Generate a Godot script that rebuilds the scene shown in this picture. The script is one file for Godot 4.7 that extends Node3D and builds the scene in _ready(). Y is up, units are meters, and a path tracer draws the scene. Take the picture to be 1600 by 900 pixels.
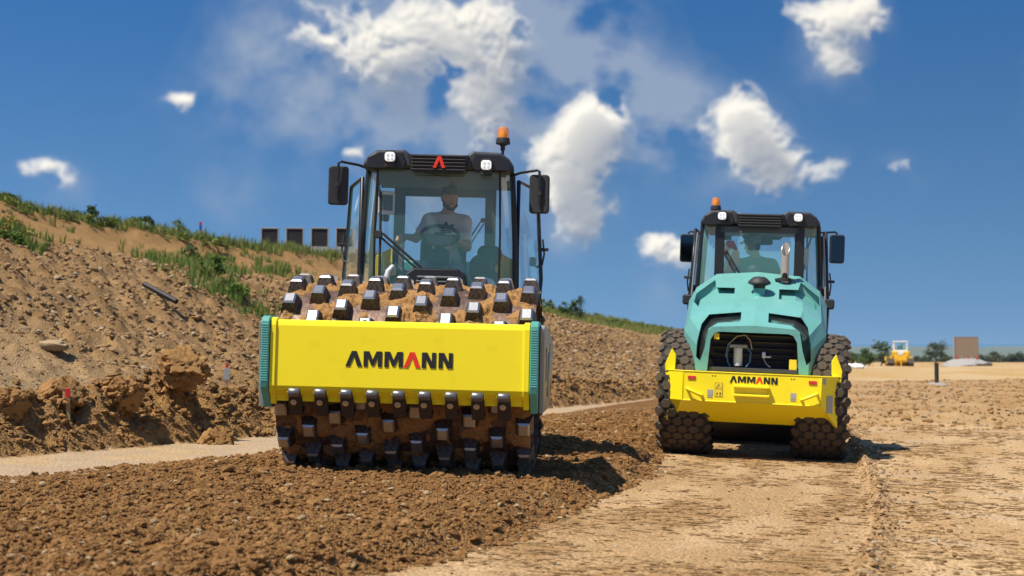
extends Node3D
# Two single drum rollers on an earthworks site, seen from low down with a moderately long lens.
# World: camera at the origin's x, looking along -z; "d" below is the distance ahead (d = -z).

var M := {}            # materials
var used_names := {}
var rng := RandomNumberGenerator.new()

# ---------------------------------------------------------------- mesh builder
class MB:
	var v := PackedVector3Array()
	var n := PackedVector3Array()
	var c := PackedColorArray()
	var x := Transform3D.IDENTITY
	var tint := Color.WHITE
	var tinted := false

	func at(t: Transform3D) -> MB:
		x = t
		return self

	func tri(a: Vector3, b: Vector3, e: Vector3, na: Vector3, nb: Vector3, ne: Vector3) -> void:
		var g := (b - a).cross(e - a)
		var flip := g.dot(na + nb + ne) > 0.0
		v.append(x * a); n.append((x.basis * na).normalized())
		if flip:
			v.append(x * e); n.append((x.basis * ne).normalized())
			v.append(x * b); n.append((x.basis * nb).normalized())
		else:
			v.append(x * b); n.append((x.basis * nb).normalized())
			v.append(x * e); n.append((x.basis * ne).normalized())
		if tinted:
			c.append(tint); c.append(tint); c.append(tint)

	func flat(a: Vector3, b: Vector3, e: Vector3, out: Vector3) -> void:
		var g := (b - a).cross(e - a)
		if g.length_squared() < 1e-16:
			return
		g = g.normalized()
		if g.dot(out) < 0.0:
			g = -g
		tri(a, b, e, g, g, g)

	func quad(a: Vector3, b: Vector3, e: Vector3, f: Vector3, out: Vector3) -> void:
		flat(a, b, e, out)
		flat(a, e, f, out)

	func squad(a: Vector3, b: Vector3, e: Vector3, f: Vector3, na: Vector3, nb: Vector3, ne: Vector3, nf: Vector3) -> void:
		tri(a, b, e, na, nb, ne)
		tri(a, e, f, na, ne, nf)

	# box with softened edges
	func box(o: Vector3, s: Vector3, bev := 0.0, turn := Basis.IDENTITY) -> MB:
		var h := s * 0.5
		var b: float = minf(bev, minf(h.x, minf(h.y, h.z)) * 0.95)
		var keep := x
		x = x * Transform3D(turn, o)
		if b <= 0.0:
			for k in 3:
				for sg in [-1.0, 1.0]:
					var u := Vector3.ZERO; var w := Vector3.ZERO; var f := Vector3.ZERO
					u[(k + 1) % 3] = h[(k + 1) % 3]
					w[(k + 2) % 3] = h[(k + 2) % 3]
					f[k] = h[k] * sg
					quad(f - u - w, f + u - w, f + u + w, f - u + w, f)
			x = keep
			return self
		# points pc[face axis] at each corner
		var P := {}
		for i in 8:
			var sg := Vector3(1.0 if i & 1 else -1.0, 1.0 if i & 2 else -1.0, 1.0 if i & 4 else -1.0)
			for k in 3:
				var p := (h - Vector3(b, b, b)) * sg
				p[k] = h[k] * sg[k]
				P[i * 3 + k] = p
		for k in 3:
			var bit := 1 << k
			var b1 := 1 << ((k + 1) % 3)
			var b2 := 1 << ((k + 2) % 3)
			for sgn in 2:
				var base := bit if sgn else 0
				var nn := Vector3.ZERO
				nn[k] = 1.0 if sgn else -1.0
				squad(P[base * 3 + k], P[(base | b1) * 3 + k], P[(base | b1 | b2) * 3 + k], P[(base | b2) * 3 + k], nn, nn, nn, nn)
			# edges along axis k: between faces k1 and k2
			var k1 := (k + 1) % 3
			var k2 := (k + 2) % 3
			for s1 in 2:
				for s2 in 2:
					var q := (b1 if s1 else 0) | (b2 if s2 else 0)
					var n1 := Vector3.ZERO; var n2 := Vector3.ZERO
					n1[k1] = 1.0 if s1 else -1.0
					n2[k2] = 1.0 if s2 else -1.0
					squad(P[q * 3 + k1], P[(q | bit) * 3 + k1], P[(q | bit) * 3 + k2], P[q * 3 + k2], n1, n1, n2, n2)
		for i in 8:
			var sg := Vector3(1.0 if i & 1 else -1.0, 1.0 if i & 2 else -1.0, 1.0 if i & 4 else -1.0)
			tri(P[i * 3], P[i * 3 + 1], P[i * 3 + 2], Vector3(sg.x, 0, 0), Vector3(0, sg.y, 0), Vector3(0, 0, sg.z))
		x = keep
		return self

	# simple polygon (any winding) in the local xy plane, extruded from z0 to z1, edges softened by bev
	func prism(pts: PackedVector2Array, z0: float, z1: float, bev := 0.0) -> MB:
		var p := pts.duplicate()
		if Geometry2D.is_polygon_clockwise(p):
			p.reverse()
		var m := p.size()
		var ins := PackedVector2Array()
		var en := PackedVector2Array()
		for i in m:
			var e := (p[(i + 1) % m] - p[i]).normalized()
			en.append(Vector2(e.y, -e.x))       # outward for a counter-clockwise polygon (y up)
		for i in m:
			var a := en[(i + m - 1) % m]
			var b2 := en[i]
			var k := 1.0 + a.dot(b2)
			ins.append(p[i] - (a + b2) / maxf(k, 0.35) * bev)
		# is_polygon_clockwise uses y-down: check the outward side with the area sign
		var area := 0.0
		for i in m:
			area += p[i].cross(p[(i + 1) % m])
		if area < 0.0:
			for i in m:
				ins[i] = 2.0 * p[i] - ins[i]
				en[i] = -en[i]
		var idx := Geometry2D.triangulate_polygon(ins)
		for i in range(0, idx.size(), 3):
			for side in [[z1, 1.0], [z0, -1.0]]:
				var q := []
				for j in 3:
					var w := ins[idx[i + j]]
					q.append(Vector3(w.x, w.y, side[0]))
				flat(q[0], q[1], q[2], Vector3(0, 0, side[1]))
		for i in m:
			var j := (i + 1) % m
			var nn := Vector3(en[i].x, en[i].y, 0)
			var lo := z0 + bev
			var hi := z1 - bev
			squad(Vector3(p[i].x, p[i].y, lo), Vector3(p[j].x, p[j].y, lo), Vector3(p[j].x, p[j].y, hi), Vector3(p[i].x, p[i].y, hi), nn, nn, nn, nn)
			if bev > 0.0:
				for side in [[hi, z1, 1.0], [lo, z0, -1.0]]:
					var fz := Vector3(0, 0, side[2])
					squad(Vector3(p[i].x, p[i].y, side[0]), Vector3(p[j].x, p[j].y, side[0]), Vector3(ins[j].x, ins[j].y, side[1]), Vector3(ins[i].x, ins[i].y, side[1]), nn, nn, fz, fz)
		return self

	func tube(pts: Array, r: float, sides := 8, closed := false, r2 := -1.0) -> MB:
		var m := pts.size()
		var rings := []
		var nrm := []
		var up := Vector3.ZERO
		for i in m:
			var a: Vector3 = pts[(i + m - 1) % m] if (closed or i > 0) else pts[i]
			var b: Vector3 = pts[(i + 1) % m] if (closed or i < m - 1) else pts[i]
			var t := (b - a).normalized()
			if i == 0:
				up = Vector3.UP if absf(t.y) < 0.9 else Vector3.RIGHT
			var s := t.cross(up).normalized()
			up = s.cross(t).normalized()
			var rr := r if r2 < 0.0 else lerpf(r, r2, float(i) / maxf(m - 1, 1))
			var ring := []
			var rn := []
			for k in sides:
				var an := TAU * k / sides
				var dirv := s * cos(an) + up * sin(an)
				rn.append(dirv)
				ring.append(pts[i] + dirv * rr)
			rings.append(ring)
			nrm.append(rn)
		var last := m if closed else m - 1
		for i in last:
			var j := (i + 1) % m
			for k in sides:
				var l := (k + 1) % sides
				squad(rings[i][k], rings[j][k], rings[j][l], rings[i][l], nrm[i][k], nrm[j][k], nrm[j][l], nrm[i][l])
		if not closed:
			for e in [0, m - 1]:
				var out: Vector3 = (pts[0] - pts[1]) if e == 0 else (pts[m - 1] - pts[m - 2])
				for k in range(1, sides - 1):
					flat(rings[e][0], rings[e][k], rings[e][k + 1], out)
		return self

	# profile of (radius, height) points turned round the local y axis
	func lathe(prof: Array, sides := 24, crease := 0.6) -> MB:
		var m := prof.size()
		var sn := []
		for i in m - 1:
			var e: Vector2 = prof[i + 1] - prof[i]
			sn.append(Vector2(e.y, -e.x).normalized())
		for i in m - 1:
			var n0: Vector2 = sn[i]
			var n1: Vector2 = sn[i]
			if i > 0 and sn[i - 1].dot(sn[i]) > crease:
				n0 = (sn[i - 1] + sn[i]).normalized()
			if i < m - 2 and sn[i + 1].dot(sn[i]) > crease:
				n1 = (sn[i + 1] + sn[i]).normalized()
			for k in sides:
				var a := TAU * k / sides
				var b := TAU * (k + 1) / sides
				var ca := Vector3(cos(a), 0, sin(a))
				var cb := Vector3(cos(b), 0, sin(b))
				var p0: Vector2 = prof[i]
				var p1: Vector2 = prof[i + 1]
				var y := Vector3.UP
				var q0 := ca * p0.x + y * p0.y
				var q1 := ca * p1.x + y * p1.y
				var q2 := cb * p1.x + y * p1.y
				var q3 := cb * p0.x + y * p0.y
				var m0 := ca * n0.x + y * n0.y
				var m1 := ca * n1.x + y * n1.y
				var m2 := cb * n1.x + y * n1.y
				var m3 := cb * n0.x + y * n0.y
				if p1.x > 1e-6:
					tri(q0, q1, q2, m0, m1, m2)
				if p0.x > 1e-6:
					tri(q0, q2, q3, m0, m2, m3)
		return self

	func done() -> ArrayMesh:
		var a := []
		a.resize(Mesh.ARRAY_MAX)
		a[Mesh.ARRAY_VERTEX] = v
		a[Mesh.ARRAY_NORMAL] = n
		if tinted:
			a[Mesh.ARRAY_COLOR] = c
		var m := ArrayMesh.new()
		m.add_surface_from_arrays(Mesh.PRIMITIVE_TRIANGLES, a)
		return m


func V(x: float, y: float, z: float) -> Vector3:
	return Vector3(x, y, z)

func T(o: Vector3, rx := 0.0, ry := 0.0, rz := 0.0) -> Transform3D:   # degrees
	return Transform3D(Basis.from_euler(Vector3(deg_to_rad(rx), deg_to_rad(ry), deg_to_rad(rz))), o)

func P2(a: Array) -> PackedVector2Array:
	var o := PackedVector2Array()
	for i in range(0, a.size(), 2):
		o.append(Vector2(a[i], a[i + 1]))
	return o

func numbered(called: String) -> String:
	if not used_names.has(called):
		used_names[called] = 0
		return called
	used_names[called] += 1
	return "%s_%03d" % [called, used_names[called]]

func tag(o: Node, label: String, category: String, group := "", kind := "") -> void:
	if label: o.set_meta("label", label)
	if category: o.set_meta("category", category)
	if group: o.set_meta("group", group)
	if kind: o.set_meta("kind", kind)

func thing(called: String, label: String, category: String, t: Transform3D, group := "") -> Node3D:
	var o := Node3D.new()
	o.name = numbered(called)
	add_child(o)
	o.transform = t
	tag(o, label, category, group)
	return o

func part(parent: Node, called: String, mesh: Variant, m: Material, t := Transform3D.IDENTITY) -> MeshInstance3D:
	var o := MeshInstance3D.new()
	o.name = numbered(called) if parent == self else called
	o.mesh = mesh.done() if mesh is MB else mesh
	o.material_override = m
	o.transform = t
	parent.add_child(o, true)
	return o

func struct(called: String, mesh: Variant, m: Material) -> MeshInstance3D:
	var o := part(self, called, mesh, m)
	o.set_meta("kind", "structure")
	return o

func copies(called: String, label: String, category: String, mesh: Mesh, m: Material, where: Array, tints: Array) -> MultiMeshInstance3D:
	var mm := MultiMesh.new()
	mm.transform_format = MultiMesh.TRANSFORM_3D
	mm.use_colors = true
	mm.mesh = mesh
	mm.instance_count = where.size()
	for i in where.size():
		mm.set_instance_transform(i, where[i])
		mm.set_instance_color(i, tints[i])
	var o := MultiMeshInstance3D.new()
	o.name = numbered(called)
	o.multimesh = mm
	o.material_override = m
	add_child(o)
	tag(o, label, category, "", "stuff")
	return o

# ---------------------------------------------------------------- materials
func lin(r: float, g: float, b: float, a := 1.0) -> Color:
	var q := Color(r, g, b).linear_to_srgb()
	q.a = a
	return q

func mat(key: String, col: Color, rough := 0.6, metal := 0.0, spec := 0.5) -> StandardMaterial3D:
	var m := StandardMaterial3D.new()
	m.resource_name = key
	m.albedo_color = col
	m.roughness = rough
	m.metallic = metal
	m.metallic_specular = spec
	M[key] = m
	return m

func noise_tex(freq: float, octaves: int, seed_: int, ramp: Array, size := 512, type := FastNoiseLite.TYPE_SIMPLEX_SMOOTH) -> ImageTexture:
	# ramp: [[offset, Color], ...]; a seamless greyscale noise run through it
	var fn := FastNoiseLite.new()
	fn.noise_type = type
	fn.seed = seed_
	fn.frequency = freq
	fn.fractal_octaves = octaves
	var im := fn.get_seamless_image(size, size, false, false, 0.15, true)
	im.convert(Image.FORMAT_L8)
	var g := Gradient.new()
	g.offsets = PackedFloat32Array(ramp.map(func(r): return r[0]))
	g.colors = PackedColorArray(ramp.map(func(r): return r[1]))
	var lut := []
	for i in 256:
		var q := g.sample(i / 255.0)
		lut.append([q.r8, q.g8, q.b8])
	var src := im.get_data()
	var dst := PackedByteArray()
	dst.resize(src.size() * 3)
	for i in src.size():
		var l: Array = lut[src[i]]
		dst[i * 3] = l[0]
		dst[i * 3 + 1] = l[1]
		dst[i * 3 + 2] = l[2]
	return ImageTexture.create_from_image(Image.create_from_data(size, size, false, Image.FORMAT_RGB8, dst))

func tri_tex(m: StandardMaterial3D, albedo: Texture2D, per_m: float, world := false, bump: Texture2D = null, bump_cm := 0.0) -> void:
	m.uv1_triplanar = true
	m.uv1_world_triplanar = world
	m.uv1_scale = Vector3.ONE * per_m
	m.albedo_texture = albedo
	if bump:
		m.heightmap_enabled = true
		m.heightmap_texture = bump
		m.heightmap_scale = bump_cm

func gray(x: float) -> Color:
	return Color(x, x, x)

func make_materials() -> void:
	var dusty := noise_tex(0.012, 5, 11, [[0.0, gray(1.0)], [0.6, Color(0.99, 0.985, 0.975)], [0.85, Color(0.96, 0.945, 0.91)], [1.0, Color(0.91, 0.87, 0.8)]])
	var grain := noise_tex(0.05, 4, 12, [[0.0, gray(0.55)], [0.5, gray(0.85)], [1.0, gray(1.0)]])
	var bump := noise_tex(0.03, 5, 13, [[0.0, gray(0.0)], [1.0, gray(1.0)]])
	var rusty := noise_tex(0.02, 5, 14, [[0.0, Color(0.62, 0.52, 0.46)], [0.4, Color(0.78, 0.68, 0.62)], [0.6, Color(0.9, 0.84, 0.8)], [1.0, gray(1.0)]])
	var smears := noise_tex(0.018, 5, 15, [[0.0, gray(1.0)], [0.55, gray(0.92)], [0.7, Color(0.7, 0.56, 0.42)], [1.0, Color(0.5, 0.34, 0.2)]])
	M.bump_tex = bump
	M.grain_tex = grain
	var faint := noise_tex(0.01, 5, 17, [[0.0, gray(1.0)], [0.7, Color(0.995, 0.993, 0.99)], [1.0, Color(0.965, 0.95, 0.92)]])
	var m: StandardMaterial3D
	m = mat("yellow paint", lin(0.92, 0.78, 0.012), 0.34)
	tri_tex(m, faint, 0.7)
	m = mat("teal paint", lin(0.10, 0.40, 0.37), 0.35)
	tri_tex(m, dusty, 0.9)
	m = mat("light teal paint", lin(0.135, 0.375, 0.36), 0.33)
	tri_tex(m, dusty, 0.9)
	m = mat("grey paint", lin(0.30, 0.31, 0.30), 0.35, 0.2)
	tri_tex(m, dusty, 0.8)
	m = mat("black paint", lin(0.014, 0.015, 0.017), 0.4)
	m = mat("black plastic", lin(0.022, 0.023, 0.025), 0.6)
	m = mat("roof plastic", lin(0.045, 0.047, 0.052), 0.45)
	m = mat("dark steel", lin(0.05, 0.042, 0.036), 0.55, 0.5)
	m = mat("grey steel", lin(0.16, 0.16, 0.165), 0.36, 0.6)
	m = mat("bright steel", lin(0.62, 0.6, 0.57), 0.3, 1.0)
	m = mat("worn steel", lin(0.62, 0.62, 0.63), 0.36, 0.85)
	tri_tex(m, grain, 5.0, false, bump, 0.05)
	m = mat("pad side", lin(0.125, 0.105, 0.09), 0.48, 0.55)
	tri_tex(m, smears, 3.0, false, bump, 0.15)
	m = mat("drum shell", lin(0.20, 0.155, 0.13), 0.5, 0.45)
	tri_tex(m, rusty, 1.6, false, bump, 0.2)
	m = mat("caked soil", lin(0.47, 0.265, 0.105), 1.0, 0.0, 0.2)
	tri_tex(m, grain, 3.0, false, bump, 0.6)
	m = mat("rubber", lin(0.022, 0.021, 0.02), 0.85)
	m = mat("dusty rubber", lin(0.15, 0.115, 0.08), 0.95)
	tri_tex(m, noise_tex(0.03, 4, 16, [[0.0, gray(0.35)], [0.5, gray(0.75)], [1.0, gray(1.0)]]), 3.0)
	m = mat("text black", lin(0.012, 0.012, 0.014), 0.5)
	m = mat("text red", lin(0.75, 0.03, 0.012), 0.5)
	m = mat("sticker grey", lin(0.36, 0.37, 0.37), 0.5)
	m = mat("sticker yellow", lin(0.85, 0.62, 0.03), 0.5)
	m = mat("reflector", lin(0.55, 0.02, 0.008), 0.2)
	m.clearcoat_enabled = true
	m = mat("lamp lens", lin(0.85, 0.88, 0.92), 0.12)
	m.emission_enabled = true
	m.emission = Color(1, 1, 1)
	m.emission_energy_multiplier = 0.2
	m = mat("beacon amber", lin(0.9, 0.28, 0.01, 0.5), 0.1)
	m.transparency = BaseMaterial3D.TRANSPARENCY_ALPHA
	m = mat("beacon core", lin(0.95, 0.5, 0.08), 0.3)
	m = mat("glass", lin(0.30, 0.72, 0.68, 0.115), 0.03)
	m.transparency = BaseMaterial3D.TRANSPARENCY_ALPHA
	m = mat("door glass", lin(0.25, 0.56, 0.56, 0.16), 0.03)
	m.transparency = BaseMaterial3D.TRANSPARENCY_ALPHA
	m = mat("tinted glass", lin(0.34, 0.80, 0.74, 0.20), 0.03)
	m.transparency = BaseMaterial3D.TRANSPARENCY_ALPHA
	m = mat("clear glass", lin(0.3, 0.35, 0.35, 0.12), 0.03)
	m.transparency = BaseMaterial3D.TRANSPARENCY_ALPHA
	m = mat("mirror glass", lin(0.06, 0.065, 0.07), 0.05, 1.0)
	m = mat("seat cloth", lin(0.055, 0.06, 0.065), 0.9)
	m = mat("grey liner", lin(0.10, 0.115, 0.125), 0.85)
	m = mat("pale plastic", lin(0.55, 0.60, 0.62), 0.5)
	m = mat("white paint", lin(0.74, 0.74, 0.72), 0.45)
	m = mat("exhaust steel", lin(0.55, 0.5, 0.44), 0.42, 0.55)
	tri_tex(m, dusty, 4.0)
	m = mat("soot", lin(0.012, 0.009, 0.007), 0.95)
	m = mat("skin", lin(0.33, 0.17, 0.105), 0.55)
	m = mat("hair", lin(0.012, 0.010, 0.009), 0.7)
	m = mat("white cotton", lin(0.80, 0.80, 0.80), 0.95)
	tri_tex(m, grain, 6.0, false, bump, 0.5)
	m = mat("denim", lin(0.14, 0.19, 0.27), 0.95)
	m = mat("dark cotton", lin(0.035, 0.04, 0.045), 0.95)
	m = mat("khaki cotton", lin(0.20, 0.20, 0.15), 0.95)
	m = mat("vest red", lin(0.55, 0.035, 0.02), 0.9)
	m = mat("vest white", lin(0.6, 0.62, 0.6), 0.6)
	m = mat("stake wood", lin(0.55, 0.40, 0.20), 0.8)
	tri_tex(m, grain, 8.0)
	m = mat("stake red", lin(0.52, 0.012, 0.018), 0.6)
	m = mat("stake blue", lin(0.02, 0.10, 0.45), 0.6)
	m = mat("concrete", lin(0.42, 0.43, 0.44), 0.9)
	tri_tex(m, grain, 1.5)
	m = mat("black mesh", lin(0.018, 0.017, 0.02), 0.9)
	m = mat("black pipe", lin(0.02, 0.021, 0.023), 0.55)
	m = mat("tarp", lin(0.035, 0.045, 0.07), 0.55)
	m = mat("board", lin(0.34, 0.25, 0.17), 0.9)
	tri_tex(m, grain, 0.8, false, bump, 1.0)
	m = mat("gravel heap", lin(0.46, 0.45, 0.44), 1.0)
	tri_tex(m, grain, 1.2, false, bump, 3.0)
	m = mat("stone", lin(0.56, 0.42, 0.24), 0.95)
	tri_tex(m, grain, 4.0, false, bump, 0.5)
	m = mat("dozer yellow", lin(0.72, 0.42, 0.015), 0.45)
	m = mat("bark", lin(0.10, 0.075, 0.05), 0.95)
	m = mat("leaf", Color.WHITE, 0.75)
	m.vertex_color_use_as_albedo = true
	m.backlight_enabled = true
	m.backlight = Color(0.5, 0.55, 0.25)
	m = mat("clod", Color.WHITE, 1.0, 0.0, 0.15)
	m.vertex_color_use_as_albedo = true
	tri_tex(m, grain, 6.0, true, bump, 0.8)
	# earth: vertex colours carry the kinds of earth, two noise textures its grain
	var earth_grain := noise_tex(0.035, 5, 21, [[0.0, Color(0.62, 0.58, 0.52)], [0.45, Color(0.86, 0.85, 0.83)], [0.62, gray(0.97)], [1.0, gray(1.0)]], 1024)
	var earth_bump := noise_tex(0.04, 6, 22, [[0.0, gray(0.0)], [1.0, gray(1.0)]], 1024)
	for e in [["earth rough", 1.1, 4.0], ["earth smooth", 0.8, 0.4], ["earth lane", 0.9, 0.4]]:
		m = mat(e[0], Color.WHITE, 1.0, 0.0, 0.2)
		m.vertex_color_use_as_albedo = true
		tri_tex(m, earth_grain, e[1], true, earth_bump, e[2])
	m = mat("earth damp", Color.WHITE, 0.62, 0.0, 0.45)
	m.vertex_color_use_as_albedo = true
	tri_tex(m, earth_grain, 0.7, true, earth_bump, 0.5)

# ---------------------------------------------------------------- camera, sky, sun
const EYE_H := 1.02
const FOCAL := 2200.0      # of a picture 1600 wide
const SUN := Vector3(-0.46, 1.0, 0.32)

var cloud_noise := FastNoiseLite.new()
var cloud_fine := FastNoiseLite.new()
var puffs := []            # [azimuth, elevation, rx, ry, turn, density, brightness] in degrees

func sky_base(az: float, el: float) -> Vector3:
	# linear radiance of the clear air: paler towards the horizon and towards the sun
	var e := deg_to_rad(maxf(el, 0.0))
	var a := deg_to_rad(az)
	var dirv := Vector3(sin(a) * cos(e), sin(e), -cos(a) * cos(e))
	var t := pow(1.0 - sin(e), 6.5)
	var low := Vector3(0.16, 0.335, 0.55)
	var top := Vector3(0.006, 0.078, 0.262)
	var s := top.lerp(low, t)
	var c := dirv.dot(SUN.normalized())
	return s * (1.0 + 0.6 * (c + 0.02)) + Vector3(0.5, 0.52, 0.5) * 0.25 * pow(maxf(c, 0.0), 12.0)

var air_dense := 0.0
var air_thin := 0.0

func cloud_at(az: float, el: float) -> void:
	# how much dense cumulus and how much thin veil stands in a direction
	var w1 := cloud_noise.get_noise_2d(az, el * 1.2)
	var w2 := cloud_noise.get_noise_2d(az + 71.0, el * 1.2 - 33.0)
	var f := cloud_fine.get_noise_2d(az + w1 * 0.6, el * 1.15 + w2 * 0.6)
	var billow := 1.0 - absf(f) * 2.2
	var wx := az + w1 * 0.9
	var wy := el + w2 * 0.7
	var lump_ := 0.0
	var veil := 0.0
	for p in puffs:
		var dx: float = wx - p[0]
		if dx > 180.0: dx -= 360.0
		if dx < -180.0: dx += 360.0
		var dy: float = wy - p[1]
		if absf(dx) > p[9] or absf(dy) > p[9]:
			continue
		var u: float = (dx * p[7] + dy * p[8]) / p[2]
		var v: float = (-dx * p[8] + dy * p[7]) / p[3]
		var q := u * u + v * v
		if q > 2.2:
			continue
		var g: float = p[5] * exp(-q * 1.5)
		if p[6] > 0.5:
			lump_ = 1.0 - (1.0 - lump_) * (1.0 - g)
		else:
			veil = 1.0 - (1.0 - veil) * (1.0 - g * 0.8)
	air_dense = pow(smoothstep(0.04, 1.0, lump_ - 0.5 * (1.0 - billow) * (1.15 - lump_) + 0.34 * w1 + 0.24 * f), 1.15) * smoothstep(0.02, 0.3, lump_)
	air_thin = clampf((veil * 1.15 + 0.35 * lump_) * (0.75 + 1.5 * w2 + 0.9 * f), 0.0, 1.0)

func sky_color(az: float, el: float, dense: float, thin: float, lit: float) -> Color:
	var s := sky_base(az, el)
	s = s.lerp(Vector3(0.20, 0.25, 0.335) * (0.80 + 0.4 * lit), clampf(thin * 0.95, 0.0, 0.86))
	var b := 1.0 - exp(-3.9 * dense)
	s = s.lerp(Vector3(0.20, 0.235, 0.30).lerp(Vector3(0.80, 0.755, 0.665), lit), b * 0.98)
	return Color(maxf(s.x, 0.0), maxf(s.y, 0.0), maxf(s.z, 0.0))

func puff(px: float, py: float, rx: float, ry: float, turn: float, density: float, brightness: float) -> void:
	# given where it stands in a picture 1600 wide; kept as a direction in the sky
	var az := rad_to_deg(atan((px - 800.0) / FOCAL))
	var el := rad_to_deg(atan((558.0 - py) / FOCAL * cos(deg_to_rad(az))))
	var k := rad_to_deg(1.0 / FOCAL) 
	puffs.append([az, el, rx * k, ry * k, turn, density, brightness, cos(deg_to_rad(turn)), sin(deg_to_rad(turn)), maxf(rx, ry) * k * 1.65])

func sky_patch(j0: int, nj: int, i0: int, ni: int, W: int, H: int) -> Image:
	var dense := PackedFloat32Array()
	var thin := PackedFloat32Array()
	dense.resize(ni * nj)
	thin.resize(ni * nj)
	for j in nj:
		var el := 90.0 - (j0 + j + 0.5) / H * 180.0
		for i in ni:
			var az := fposmod((i0 + i + 0.5) / W * 360.0 + 180.0, 360.0) - 180.0
			cloud_at(az, el)
			dense[j * ni + i] = air_dense
			thin[j * ni + i] = air_thin
	var im := Image.create_empty(ni, nj, false, Image.FORMAT_RGBF)
	var step := 0.34 / 360.0 * W
	for j in nj:
		var el := 90.0 - (j0 + j + 0.5) / H * 180.0
		for i in ni:
			var az := fposmod((i0 + i + 0.5) / W * 360.0 + 180.0, 360.0) - 180.0
			# cloud between here and the sun, which stands high and to the left
			var shade := 0.0
			if dense[j * ni + i] > 0.004 or thin[j * ni + i] > 0.02:
				for k in range(1, 9):
					var jj := clampi(j - int(step * k * 0.85), 0, nj - 1)
					var ii := clampi(i - int(step * k * 0.5), 0, ni - 1)
					shade += dense[jj * ni + ii]
			var lit := 0.06 + 0.94 * exp(-0.27 * shade)
			var j1 := clampi(j - int(ceilf(step * 0.4)), 0, nj - 1)
			var i1 := clampi(i - int(ceilf(step * 0.25)), 0, ni - 1)
			lit *= clampf(1.0 + 1.6 * (dense[j * ni + i] - dense[j1 * ni + i1]), 0.62, 1.25)
			im.set_pixel(i, j, sky_color(az, el, dense[j * ni + i], thin[j * ni + i], minf(lit, 1.05)))
	return im

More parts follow.
